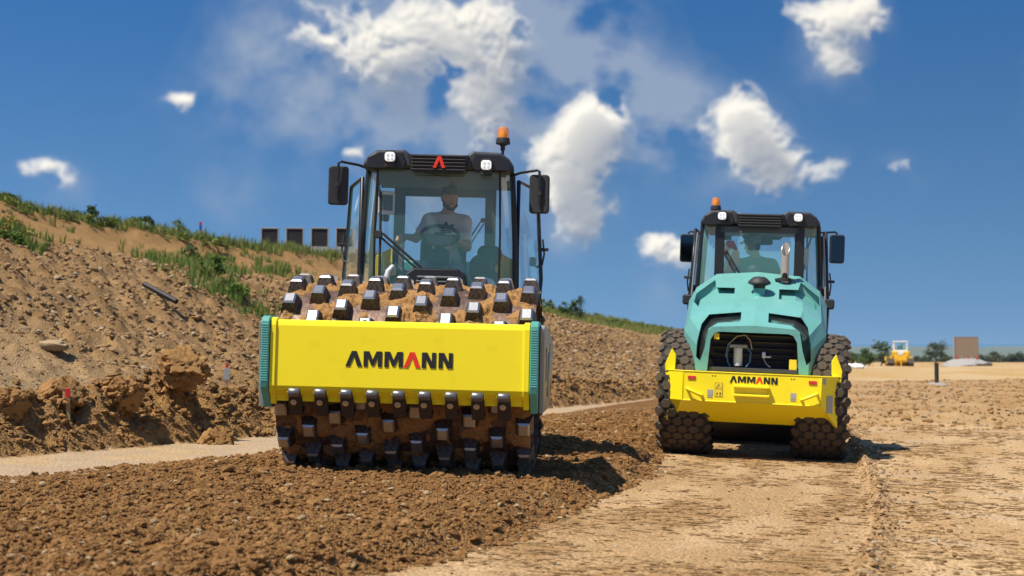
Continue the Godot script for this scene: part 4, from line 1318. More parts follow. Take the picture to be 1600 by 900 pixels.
func make_padfoot() -> Transform3D:
	var root_t := Transform3D(Basis(Vector3.UP, deg_to_rad(-3.6)) * Basis(Vector3.BACK, deg_to_rad(-1.35)), V(-0.865, 0.035, -12.3))
	var p := thing("padfoot_roller", "yellow and teal roller with a steel padfoot drum caked in soil, nearest machine", "road roller", root_t)
	var axle := V(0, 0.83, 0)
	var R := 0.76
	# drum
	var drum := part(p, "drum", MB.new().at(T(Vector3.ZERO, 0, 0, -90)).lathe([Vector2(0.0, -0.9), Vector2(R - 0.06, -0.9), Vector2(R - 0.04, -1.065), Vector2(R, -1.065), Vector2(R, 1.065), Vector2(R - 0.04, 1.065), Vector2(R - 0.06, 0.9), Vector2(0, 0.9)], 64), M["drum shell"], T(axle))
	var pad := pad_mesh()
	for c in 10:
		var ph := fposmod(0.2 + 0.6 * c, 1.0)
		for k in 16:
			var th := deg_to_rad(52.0 - 22.5 * ph + 22.5 * k)        # above the horizontal, in front
			var b := Basis(Vector3.RIGHT, PI * 0.5 - th)
			var o := MeshInstance3D.new()
			o.name = "pad"
			o.mesh = pad
			o.transform = Transform3D(b, b * V((c - 4.5) * 0.2215, R, 0))
			drum.add_child(o, true)
	var soil := part(drum, "caked_soil", drum_soil(R, 1.05), M["caked soil"])
	soil.set_meta("kind", "stuff")
	# front beam: bent sheet with a raised rim at both ends
	var prof := P2([-0.80, 1.265, -0.955, 1.268, -0.99, 1.255, -1.0, 1.22, -1.0, 0.735, -0.985, 0.70, -0.94, 0.655, -0.925, 0.61, -0.91, 0.61, -0.91, 0.66, -0.955, 0.72, -0.97, 0.75, -0.97, 1.21, -0.95, 1.235, -0.80, 1.235])
	var turn := Transform3D(Basis(V(0, 0, -1), V(0, 1, 0), V(1, 0, 0)), Vector3.ZERO)   # polygon x -> -z, extrude along x
	var beam := part(p, "front_beam", MB.new().at(turn).prism(prof, -1.045, 1.045, 0.006), M["yellow paint"])
	for s in [-1, 1]:
		var rim := P2([-0.80, 1.28, -0.965, 1.284, -1.006, 1.268, -1.018, 1.225, -1.018, 0.735, -1.002, 0.69, -0.955, 0.645, -0.93, 0.585, -0.90, 0.585, -0.90, 1.2, -0.80, 1.24])
		part(beam, "end_rim", MB.new().at(turn).prism(rim, minf(s * 1.0, s * 1.048), maxf(s * 1.0, s * 1.048), 0.006), M["yellow paint"])
		var cheek := part(p, "end_cheek", MB.new().at(turn).prism(P2([-0.70, 1.295, -0.985, 1.295, -1.025, 1.285, -1.04, 1.25, -1.04, 0.755, -1.03, 0.72, -0.87, 0.555, -0.70, 0.555]), minf(s * 1.052, s * 1.118), maxf(s * 1.052, s * 1.118), 0.008), M["teal paint"])
		var ridge := MB.new()
		for k in 24:
			ridge.box(V(s * 1.085, 0.775 + k * 0.0195, 1.042), V(0.058, 0.010, 0.008), 0.002)
		part(cheek, "ridged_strip", ridge, M["teal paint"])
		var plate := part(p, "side_frame", MB.new().at(turn).prism(P2([-0.86, 1.27, -0.95, 1.24, -0.86, 0.56, -0.62, 0.56, -0.56, 0.64, -0.46, 0.56, 0.35, 0.56, 0.62, 0.62, 0.98, 0.80, 1.12, 0.92, 1.12, 1.10, 0.9, 1.17, 0.40, 1.20, -0.1, 1.25]), minf(s * 1.122, s * 1.162), maxf(s * 1.122, s * 1.162), 0.008), M["grey paint"])
		for q in [[-0.55, 0.95, 0.10, 0.28], [0.25, 1.05, 0.08, 0.16], [-0.2, 0.72, 0.14, 0.07], [0.25, 0.72, 0.14, 0.07], [0.6, 0.75, 0.06, 0.12]]:
			part(plate, "slot", MB.new().box(V(s * 1.163, q[1], -q[0] * 1.0), V(0.004, q[3], q[2]), 0.001), M["black plastic"])
		part(plate, "motor_cover", MB.new().at(T(V(s * 1.165, 0.86, 0), 0, 0, -90)).lathe([Vector2(0.0, s * 0.012), Vector2(0.19, s * 0.012), Vector2(0.2, 0.0)], 24), M["grey paint"])
		part(plate, "drum_mount", MB.new().at(T(V(s * 1.02, 0.83, 0), 0, 0, -90)).lathe([Vector2(0.0, -0.1), Vector2(0.3, -0.1), Vector2(0.3, 0.1), Vector2(0, 0.1)], 24), M["dark steel"])
		for k in 2:
			part(beam, "cover_bolt", MB.new().at(T(V(s * 0.55 - 0.25 * k * s, 1.268, 0.93))).lathe([Vector2(0.018, 0), Vector2(0.018, 0.014), Vector2(0, 0.016)], 8), M["grey paint"])
	lettering(beam, T(V(0.0, 0.965, 1.003)), 0.124)
	# scraper teeth hanging under the beam
	for i in 9:
		var x := (i - 4) * 0.2115
		var sc := part(p, "scraper", MB.new().prism(P2([-0.042, 0.0, -0.052, -0.07, -0.046, -0.20, 0.052, -0.20, 0.058, -0.07, 0.046, 0.0]), -0.02, 0.02, 0.005).box(V(0.004, -0.2, -0.05), V(0.10, 0.02, 0.12), 0.004), M["dark steel"], T(V(x, 0.682, 0.978), 28))
		part(sc, "lug_cap", MB.new().at(T(V(0, 0.0, 0.0), 0, 0, 90)).lathe([Vector2(0, -0.046), Vector2(0.034, -0.046), Vector2(0.040, -0.038), Vector2(0.040, 0.038), Vector2(0.034, 0.046), Vector2(0, 0.046)], 16), M["grey steel"])
		part(sc, "bolt", MB.new().at(T(V(-0.006, -0.075, 0.02), 90)).lathe([Vector2(0.026, 0.0), Vector2(0.026, 0.012), Vector2(0.016, 0.014), Vector2(0.014, 0.03), Vector2(0, 0.032)], 8), M["bright steel"])
		for s in [-1, 1]:
			part(sc, "hinge_pin", MB.new().box(V(s * 0.056, -0.005, -0.01), V(0.012, 0.03, 0.03), 0.004), M["yellow paint"])
	part(p, "rear_crossbeam", MB.new().box(V(0, 1.0, -1.08), V(2.24, 0.24, 0.14), 0.02), M["yellow paint"])
	part(p, "articulation_joint", MB.new().box(V(0, 0.85, -1.25), V(0.5, 0.5, 0.4), 0.05), M["dark steel"])
	# rear half, turned a little at the joint
	var piv := V(0, 0, -1.1)
	var RT := Transform3D(Basis(), piv) * Transform3D(Basis(Vector3.UP, deg_to_rad(3.6)), Vector3.ZERO) * Transform3D(Basis(), -piv)
	part(p, "chassis", MB.new().box(V(0, 0.95, -2.6), V(1.1, 0.5, 2.6), 0.04).box(V(0, 0.75, -3.05), V(1.6, 0.3, 0.4), 0.05), M["dark steel"], RT)
	part(p, "engine_hood", MB.new().at(T(V(0, 0, 0))).prism(P2([-0.8, 1.1, 0.8, 1.1, 0.8, 1.75, 0.6, 2.05, -0.6, 2.05, -0.8, 1.75]), -4.8, -3.3, 0.03), M["teal paint"], RT)
	part(p, "rear_bumper", MB.new().box(V(0, 0.85, -4.9), V(1.9, 0.5, 0.2), 0.03), M["yellow paint"], RT)
	for s in [-1, 1]:
		make_wheel(p, RT * T(V(s * 0.80, 0.745, -3.0)), 0.775, 0.56, false, s)
		part(p, "fender", MB.new().box(V(s * 0.84, 1.60, -2.95), V(0.46, 0.04, 1.3), 0.015).box(V(s * 0.84, 1.5, -2.3), V(0.46, 0.24, 0.04), 0.015), M["black plastic"], RT)
		part(p, "cab_step", MB.new().box(V(s * 0.92, 1.05, -2.1), V(0.3, 0.04, 0.35), 0.01).box(V(s * 0.92, 0.7, -2.1), V(0.3, 0.04, 0.35), 0.01), M["black paint"], RT)
	var vent := part(p, "front_vent", MB.new().prism(P2([-0.34, 1.50, -0.30, 1.80, -0.22, 1.86, 0.22, 1.86, 0.30, 1.80, 0.34, 1.50]), -1.66, -1.56, 0.02), M["black paint"], RT)
	for k in 6:
		part(vent, "slat", MB.new().box(V(0.0, 1.56 + k * 0.042, -1.553), V(0.46 - 0.02 * k, 0.018, 0.03), 0.004, Basis(Vector3.RIGHT, 0.5)), M["grey liner"])
	part(p, "grab_rail", MB.new().tube([V(-0.50, 1.45, -1.55), V(-0.49, 1.70, -1.52), V(-0.46, 1.82, -1.52), V(-0.43, 1.86, -1.54), V(-0.42, 1.8, -1.6)], 0.03, 8), M["pale plastic"], RT)
	make_cab(p, RT * T(V(0, 0, -1.72)), true)
	return root_t * RT * T(V(0, 0, -1.72))

# ---------------------------------------------------------------- roller seen from behind
const RINGS := [
	[0.76, 0.64, 1.03, 0.64, 1.30, 0.60, 1.44, 0.48, 1.55, 0.0, 1.58],
	[0.35, 0.84, 1.03, 0.84, 1.50, 0.78, 1.66, 0.56, 1.80, 0.0, 1.83],
	[-0.62, 0.86, 1.03, 0.86, 1.90, 0.77, 2.07, 0.52, 2.25, 0.0, 2.29]]

func hood_loft(shrink: float) -> ArrayMesh:
	var m := MB.new()
	var rings := []
	for r in RINGS:
		var line := []
		for k in 5:
			var x: float = r[1 + 2 * k] - (shrink if k < 4 else 0.0) * (1.0 if k < 2 else 0.8)
			var y: float = r[2 + 2 * k] - (shrink * (0.5 if k == 1 else 0.9) if k > 0 else 0.0)
			line.append(V(x, y, r[0] - shrink * (1.0 if r[0] > 0.5 else 0.2)))
		for k in range(3, -1, -1):
			line.append(line[k] * V(-1, 1, 1))
		rings.append(line)
	var c := V(0, 1.5, 0.0)
	for i in 2:
		for k in 8:
			m.quad(rings[i][k], rings[i + 1][k], rings[i + 1][k + 1], rings[i][k + 1], (rings[i][k] + rings[i][k + 1]) * 0.5 - V(0, 1.2, -0.4))
		m.quad(rings[i][0], rings[i + 1][0], rings[i + 1][8], rings[i][8], Vector3.DOWN)
	for e in [0, 2]:
		for k in range(1, 8):
			m.flat(rings[e][0], rings[e][k], rings[e][k + 1], V(0, 0, 1 if e == 0 else -1))
	return m.done()

func hood_z(x: float, y: float, inset: float) -> float:
	# distance behind at which the hood's skin stands over a point of its rear view
	var lo := -0.62
	var hi := 0.76
	var ax := absf(x)
	for it in 24:
		var z := (lo + hi) * 0.5
		var a: Array = RINGS[0] if z > 0.35 else RINGS[1]
		var b: Array = RINGS[1] if z > 0.35 else RINGS[2]
		var t: float = (z - a[0]) / (b[0] - a[0])
		var inside := false
		var ty := 0.0
		for k in 4:
			var x0: float = lerpf(a[1 + 2 * k], b[1 + 2 * k], t) - inset
			var y0: float = lerpf(a[2 + 2 * k], b[2 + 2 * k], t) - inset
			var x1: float = lerpf(a[3 + 2 * k], b[3 + 2 * k], t) - (inset if k < 3 else 0.0)
			var y1: float = lerpf(a[4 + 2 * k], b[4 + 2 * k], t) - inset
			if ax <= x0 and ax >= x1:
				ty = lerpf(y1, y0, (ax - x1) / maxf(x0 - x1, 1e-5))
				inside = true
		if inside and y <= ty:
			lo = z
		else:
			hi = z
	return lo

func make_second_roller() -> Transform3D:
	var root_t := Transform3D(Basis(Vector3.UP, deg_to_rad(-11.0)) * Basis(Vector3.BACK, deg_to_rad(-2.4)), V(2.915, -0.19, -17.25))
	var p := thing("tyre_roller", "teal and yellow roller driving away, its tall hood and rear tyres towards us", "road roller", root_t)
	# counterweight: a solid with bent cheeks and a slanted underside
	var L := [[-0.985, 0.72], [-0.79, 0.95], [0.79, 0.95], [0.985, 0.72]]
	var m := MB.new()
	var top := 1.02
	for i in 3:
		var a: Array = L[i]
		var b: Array = L[i + 1]
		var out := V(a[0] + b[0], 0, 0.8)
		if i == 1:
			m.quad(V(a[0], top, a[1]), V(b[0], top, b[1]), V(b[0], 0.68, b[1]), V(a[0], 0.68, a[1]), out)
			m.quad(V(a[0], 0.68, a[1]), V(b[0], 0.68, b[1]), V(b[0] + 0.12, 0.43, 0.56), V(a[0] - 0.12, 0.43, 0.56), V(0, -1, 0.5))
		elif i == 0:
			m.quad(V(a[0], top, a[1]), V(b[0], top, b[1]), V(b[0], 0.68, b[1]), V(a[0], 0.68, a[1]), out)
			m.quad(V(a[0], 0.68, a[1]), V(b[0], 0.68, b[1]), V(b[0] - 0.12, 0.43, 0.56), V(a[0], 0.43, a[1]), out)
		else:
			m.quad(V(a[0], top, a[1]), V(b[0], top, b[1]), V(b[0], 0.68, b[1]), V(a[0], 0.68, a[1]), out)
			m.quad(V(a[0], 0.68, a[1]), V(b[0], 0.68, b[1]), V(b[0], 0.43, b[1]), V(a[0] + 0.12, 0.43, 0.56), out)
	m.quad(V(-0.985, top, 0.72), V(-0.79, top, 0.95), V(0.79, top, 0.95), V(0.985, top, 0.72), Vector3.UP)
	m.quad(V(-0.985, top, 0.72), V(0.985, top, 0.72), V(0.985, top, 0.45), V(-0.985, top, 0.45), Vector3.UP)
	m.quad(V(-0.985, 0.43, 0.56), V(0.985, 0.43, 0.56), V(0.985, 0.43, 0.45), V(-0.985, 0.43, 0.45), Vector3.DOWN)
	for s in [-1, 1]:
		m.quad(V(s * 0.985, top, 0.72), V(s * 0.985, top, 0.45), V(s * 0.985, 0.43, 0.45), V(s * 0.985, 0.43, 0.72), V(s, 0, 0))
	m.quad(V(-0.985, top, 0.45), V(0.985, top, 0.45), V(0.985, 0.43, 0.45), V(-0.985, 0.43, 0.45), V(0, 0, -1))
	var cw := part(p, "counterweight", m, M["yellow paint"])
	var edge := MB.new()
	edge.tube([V(-0.985, top, 0.72), V(-0.79, top, 0.95), V(0.79, top, 0.95), V(0.985, top, 0.72)], 0.008, 6)
	edge.tube([V(-0.79, 0.68, 0.95), V(0.79, 0.68, 0.95)], 0.008, 6)
	for s in [-1, 1]:
		edge.tube([V(s * 0.79, top, 0.95), V(s * 0.79, 0.68, 0.95), V(s * 0.91, 0.43, 0.56)], 0.007, 6)
	part(cw, "rounded_edge", edge, M["yellow paint"])
	for s in [-1, 1]:
		part(cw, "tie_down_wing", MB.new().prism(P2([s * 1.03, 1.09, s * 0.955, 1.28, s * 0.905, 1.20, s * 0.91, 1.04, s * 0.95, 0.95, s * 1.01, 0.84]), -0.018, 0.018, 0.005), M["yellow paint"], T(V(0, 0, 0.80), 0, s * 6))
		part(cw, "reflector", MB.new().box(V(s * 0.69, 0.945, 0.955), V(0.092, 0.042, 0.012), 0.004), M["reflector"])
		part(cw, "grab_handle", MB.new().tube([V(s * 0.74, 0.82, 0.95), V(s * 0.735, 0.815, 1.01), V(s * 0.575, 0.745, 1.01), V(s * 0.57, 0.745, 0.95)], 0.02, 6), M["yellow paint"])
		part(cw, "reflex_plate", MB.new().box(V(s * 0.475, 0.785, 0.953), V(0.062, 0.062, 0.004)).box(V(s * 0.475, 0.735, 0.953), V(0.06, 0.018, 0.004)), M["sticker grey"])
		part(cw, "step_bar", MB.new().box(V(0, 0.815 - s * 0.05, 0.985), V(0.41, 0.03, 0.07), 0.008), M["yellow paint"])
		part(cw, "step_end", MB.new().box(V(s * 0.2, 0.815, 0.97), V(0.016, 0.1, 0.04), 0.004), M["yellow paint"])
		for k in 2:
			part(cw, "bolt_hole", MB.new().at(T(V(s * 0.45 + k * 0.03, 0.975, 0.951), 90)).lathe([Vector2(0.009, 0), Vector2(0, 0.002)], 8), M["black plastic"])
	var warn := part(cw, "warning_sticker", MB.new().box(V(-0.375, 0.82, 0.952), V(0.088, 0.165, 0.003)), M["sticker yellow"])
	part(warn, "warning_triangle", MB.new().at(T(V(-0.375, 0.855, 0.954))).tube([V(-0.032, -0.026, 0), V(0.032, -0.026, 0), V(0, 0.03, 0)], 0.003, 4, true).box(V(0, 0.002, 0), V(0.005, 0.024, 0.002)), M["text black"])
	part(warn, "warning_figures", MB.new().at(T(V(-0.375, 0.77, 0.954))).box(V(-0.018, 0.0, 0), V(0.012, 0.03, 0.002)).box(V(0.018, 0.005, 0), V(0.016, 0.022, 0.002)).box(V(0.018, -0.018, 0), V(0.008, 0.012, 0.002)), M["text black"])
	part(warn, "sticker_frame", MB.new().at(T(V(-0.375, 0.82, 0.9535))).tube([V(-0.043, -0.081, 0), V(0.043, -0.081, 0), V(0.043, 0.081, 0), V(-0.043, 0.081, 0)], 0.002, 4, true), M["text black"])
	part(cw, "type_plate", MB.new().box(V(0.89, 0.70, 0.842), V(0.10, 0.20, 0.006), 0.001, Basis(Vector3.UP, deg_to_rad(49.7))), M["sticker grey"])
	part(cw, "small_plate", MB.new().box(V(0.82, 0.965, 0.925), V(0.05, 0.07, 0.006), 0.001, Basis(Vector3.UP, deg_to_rad(49.7))), M["sticker grey"])
	lettering(cw, T(V(0.02, 0.945, 0.953)), 0.078)
	# hood: faceted shell with sunk grilles and a radiator opening, cut as solids
	var hood := CSGCombiner3D.new()
	hood.name = "hood"
	p.add_child(hood)
	var shell := CSGMesh3D.new()
	shell.name = "shell"
	shell.mesh = hood_loft(0.0)
	shell.material = M["light teal paint"]
	hood.add_child(shell)
	var op := CSGPolygon3D.new()
	op.name = "opening"
	op.operation = CSGShape3D.OPERATION_SUBTRACTION
	op.polygon = P2([-0.535, 0.95, -0.50, 1.40, -0.455, 1.475, -0.40, 1.495, 0.40, 1.495, 0.455, 1.475, 0.50, 1.40, 0.535, 0.95])
	op.depth = 0.6
	op.position = V(0, 0, 1.0)
	op.material = M["black plastic"]
	hood.add_child(op)
	var shapes := [[-0.757, 1.985, -0.53, 2.165, -0.50, 2.06, -0.27, 2.06, -0.27, 1.925, -0.534, 1.905, -0.694, 1.794, -0.77, 1.87],
		[-0.16, 1.742, -0.16, 1.625, -0.42, 1.60, -0.527, 1.525, -0.565, 1.30, -0.615, 1.14, -0.665, 1.19, -0.66, 1.36, -0.62, 1.583, -0.54, 1.70]]
	var cut := CSGCombiner3D.new()
	cut.name = "recess"
	cut.operation = CSGShape3D.OPERATION_SUBTRACTION
	for q in shapes:
		for s in [-1.0, 1.0]:
			var g := CSGPolygon3D.new()
			g.name = "recess_shape"
			var pts := P2(q)
			for k in pts.size():
				pts[k].x *= -s
			if s > 0.0:
				pts.reverse()
			g.polygon = pts
			g.depth = 1.46
			g.position = V(0, 0, 1.0)
			g.material = M["light teal paint"]
			cut.add_child(g, true)
	var inner := CSGMesh3D.new()
	inner.name = "inner_shell"
	inner.operation = CSGShape3D.OPERATION_SUBTRACTION
	inner.mesh = hood_loft(0.085)
	inner.material = M["light teal paint"]
	cut.add_child(inner)
	hood.add_child(cut)
	# wire mesh over the lower grilles
	for s in [-1.0, 1.0]:
		var wires := MB.new()
		var pg := P2(shapes[1])
		for fam in 2:
			for k in 120:
				var c := -2.2 + k * 0.020
				var line := []
				for i in 60:
					var yy := 1.12 + i * 0.0108
					var xx := (c + yy * 0.9) if fam == 0 else (-c - 2.6 - yy * 0.9 + 1.6)
					if Geometry2D.is_point_in_polygon(Vector2(xx, yy), pg):
						line.append(V(xx * -s, yy, hood_z(xx, yy, 0.06) + 0.004))
					else:
						if line.size() > 2:
							wires.tube(line, 0.004, 3)
						line = []
				if line.size() > 2:
					wires.tube(line, 0.004, 3)
		part(p, "hood_grille", wires, M["black plastic"])
	# what shows inside the radiator opening
	var rad := part(p, "radiator", MB.new().box(V(0, 1.27, 0.42), V(1.04, 0.5, 0.02)), M["black plastic"])
	for k in 6:
		part(rad, "slat", MB.new().box(V(0, 1.10 + k * 0.075, 0.47), V(1.0, 0.012, 0.06), 0.003, Basis(Vector3.RIGHT, 0.5)), M["roof plastic"])
	part(rad, "sill", MB.new().box(V(0, 1.055, 0.6), V(1.04, 0.05, 0.25), 0.005), M["roof plastic"])
	var fil := part(p, "fuel_filter", MB.new().at(T(V(-0.18, 1.10, 0.56))).lathe([Vector2(0, 0), Vector2(0.05, 0), Vector2(0.053, 0.02), Vector2(0.053, 0.20), Vector2(0.045, 0.215), Vector2(0, 0.215)], 16), M["white paint"])
	part(fil, "filter_head", MB.new().box(V(-0.18, 1.335, 0.56), V(0.22, 0.045, 0.08), 0.012), M["grey paint"])
	part(fil, "hose", MB.new().tube([V(-0.28, 1.33, 0.57), V(-0.31, 1.24, 0.6), V(-0.30, 1.15, 0.6), V(-0.27, 1.09, 0.6)], 0.011, 6), mat("blue hose", lin(0.05, 0.14, 0.30), 0.5))
	part(fil, "hose", MB.new().tube([V(-0.08, 1.33, 0.57), V(-0.03, 1.26, 0.6), V(-0.04, 1.15, 0.6), V(-0.08, 1.09, 0.6)], 0.011, 6), M["blue hose"])
	part(fil, "cable_loop", MB.new().tube([V(-0.33, 1.2, 0.55), V(-0.3, 1.35, 0.56), V(-0.2, 1.45, 0.57), V(-0.1, 1.47, 0.57), V(-0.04, 1.4, 0.57), V(-0.02, 1.3, 0.56)], 0.007, 6), M["exhaust steel"])
	part(p, "valve_block", MB.new().box(V(0.12, 1.24, 0.55), V(0.05, 0.08, 0.06), 0.01).box(V(0.17, 1.22, 0.56), V(0.08, 0.025, 0.04), 0.008).tube([V(0.12, 1.2, 0.57), V(0.15, 1.14, 0.59), V(0.2, 1.10, 0.6)], 0.008, 6), M["bright steel"])
	part(p, "opening_sticker", MB.new().box(V(-0.43, 1.44, 0.735), V(0.06, 0.07, 0.003)), M["sticker yellow"])
	part(p, "opening_sticker", MB.new().box(V(0.46, 1.14, 0.70), V(0.085, 0.12, 0.003)), M["sticker yellow"])
	# air pre-cleaner and exhaust on the hood
	var pre := part(p, "air_precleaner", MB.new().at(T(V(0.03, 1.97, 0.02))).lathe([Vector2(0.14, 0.14), Vector2(0.135, 0.165), Vector2(0.09, 0.21), Vector2(0.06, 0.225), Vector2(0, 0.228)], 28).lathe([Vector2(0.0, 0.12), Vector2(0.09, 0.12), Vector2(0.14, 0.14)], 28).lathe([Vector2(0.07, 0.07), Vector2(0.075, 0.12)], 20), M["black plastic"])
	part(pre, "neck", MB.new().at(T(V(0.03, 1.93, 0.02))).lathe([Vector2(0.085, 0.0), Vector2(0.072, 0.03), Vector2(0.072, 0.12)], 20), M["teal paint"])
	var ex := MB.new()
	var et := T(V(0.33, 2.15, -0.38), 0, 0, 0)
	var prev := []
	for layer in [[0.050, true], [0.044, false]]:
		var rr: float = layer[0]
		for k in 24:
			var a0 := TAU * k / 24
			var a1 := TAU * (k + 1) / 24
			var q := []
			for a in [a0, a1]:
				var dirv := V(cos(a), 0, sin(a))
				q.append(V(dirv.x * rr, 0, dirv.z * rr))
				q.append(V(dirv.x * rr, 0.42 - dirv.z * 0.085 + dirv.x * 0.01, dirv.z * rr + 0.05))
			var n0 := V(cos(a0), 0, sin(a0)) * (1.0 if layer[1] else -1.0)
			var n1 := V(cos(a1), 0, sin(a1)) * (1.0 if layer[1] else -1.0)
			ex.squad(q[0], q[2], q[3], q[1], n0, n1, n1, n0)
			if not layer[1]:
				ex.quad(prev[k][0], prev[k][1], q[3], q[1], V(0, 0.7, 0.7))
			else:
				prev.append([q[1], q[3]])
	var pipe := part(p, "exhaust_pipe", ex, M["exhaust steel"], et)
	part(pipe, "soot_lining", MB.new().at(T(V(0, 0.0, 0.02), 3)).lathe([Vector2(0.0, 0.02), Vector2(0.042, 0.02), Vector2(0.042, 0.33)], 20), M.soot)
	part(pipe, "clamp", MB.new().lathe([Vector2(0.05, 0.02), Vector2(0.085, 0.02), Vector2(0.085, 0.06), Vector2(0.05, 0.065)], 12).box(V(0, 0.04, 0.0), V(0.24, 0.03, 0.05), 0.008), M["black plastic"])
	# wheels, belly, front half
	for s in [-1, 1]:
		make_wheel(p, T(V(s * 0.80, 0.76, 0), rng.randf_range(0, 90)), 0.775, 0.60, true, s)
		part(p, "hand_rail", MB.new().tube([V(s * 0.80, 2.80, -0.90), V(s * 0.83, 2.3, -0.86), V(s * 0.86, 1.7, -0.84)], 0.014, 6), M["grey paint"])
		part(p, "rail_foot", MB.new().box(V(s * 0.90, 1.92, -0.84), V(0.12, 0.13, 0.1), 0.02), M["black plastic"])
	part(p, "belly", MB.new().box(V(0, 0.80, -0.1), V(1.1, 0.44, 1.3), 0.04).box(V(0, 0.72, 0.0), V(1.5, 0.26, 0.3), 0.05), M["black paint"])
	part(p, "chassis", MB.new().box(V(0, 1.0, -1.4), V(1.1, 0.5, 1.6), 0.04), M["dark steel"])
	part(p, "front_frame", MB.new().box(V(0, 0.95, -4.05), V(2.2, 0.4, 0.1), 0.02).box(V(-1.12, 0.95, -3.1), V(0.08, 0.5, 2.0), 0.02).box(V(1.12, 0.95, -3.1), V(0.08, 0.5, 2.0), 0.02).box(V(0, 0.95, -2.15), V(2.2, 0.4, 0.12), 0.02), M["yellow paint"])
	part(p, "drum", MB.new().at(T(V(0, 0.76, -3.05), 0, 0, -90)).lathe([Vector2(0, -1.0), Vector2(0.74, -1.0), Vector2(0.76, -0.98), Vector2(0.76, 0.98), Vector2(0.74, 1.0), Vector2(0, 1.0)], 48), M["dark steel"])
	var ct := T(V(0, 0.04, -2.12), 0, 180)
	make_cab(p, ct, false)
	return root_t * ct

# ---------------------------------------------------------------- clods, stones, grass
func icosphere(level: int) -> Array:
	var t := (1.0 + sqrt(5.0)) / 2.0
	var v := [V(-1, t, 0), V(1, t, 0), V(-1, -t, 0), V(1, -t, 0), V(0, -1, t), V(0, 1, t), V(0, -1, -t), V(0, 1, -t), V(t, 0, -1), V(t, 0, 1), V(-t, 0, -1), V(-t, 0, 1)].map(func(p): return p.normalized())
	var f := [[0, 11, 5], [0, 5, 1], [0, 1, 7], [0, 7, 10], [0, 10, 11], [1, 5, 9], [5, 11, 4], [11, 10, 2], [10, 7, 6], [7, 1, 8], [3, 9, 4], [3, 4, 2], [3, 2, 6], [3, 6, 8], [3, 8, 9], [4, 9, 5], [2, 4, 11], [6, 2, 10], [8, 6, 7], [9, 8, 1]]
	for l in level:
		var g := []
		var mid := {}
		for q in f:
			var m := []
			for k in 3:
				var a: int = mini(q[k], q[(k + 1) % 3])
				var b: int = maxi(q[k], q[(k + 1) % 3])
				var key := a * 100000 + b
				if not mid.has(key):
					mid[key] = v.size()
					v.append((v[a] + v[b]).normalized())
				m.append(mid[key])
			g.append_array([[q[0], m[0], m[2]], [q[1], m[1], m[0]], [q[2], m[2], m[1]], [m[0], m[1], m[2]]])
		f = g
	return [v, f]

func lump(level: int, seed_: int, rough: float, squash: float, freq := 1.1) -> ArrayMesh:
	var fn := FastNoiseLite.new()
	fn.seed = seed_
	fn.frequency = freq
	fn.fractal_octaves = 4
	var ico := icosphere(level)
	var pts := []
	for p in ico[0]:
		var r := 1.0 + rough * fn.get_noise_3dv(p * 1.6)
		var q: Vector3 = p * r
		# a few broken faces
		for k in 4:
			var nn := Vector3(sin(seed_ * 1.7 + k * 2.1), cos(seed_ * 0.9 + k * 1.3) * 0.6, cos(seed_ * 2.3 + k * 4.0)).normalized()
			var over := q.dot(nn) - 0.78
			if over > 0.0:
				q -= nn * over * 0.85
		pts.append(q * V(1, squash, 1))
	var m := MB.new()
	for f in ico[1]:
		var c: Vector3 = pts[f[0]] + pts[f[1]] + pts[f[2]]
		m.flat(pts[f[0]], pts[f[1]], pts[f[2]], c)
	return m.done()

func turn_random(s: Vector3) -> Basis:
	return Basis.from_euler(V(rng.randf_range(-0.5, 0.5), rng.randf_range(0, TAU), rng.randf_range(-0.5, 0.5))).scaled_local(s)

func tone(a: Color, b: Color) -> Color:
	return a.lerp(b, rng.randf()) * rng.randf_range(0.85, 1.12)

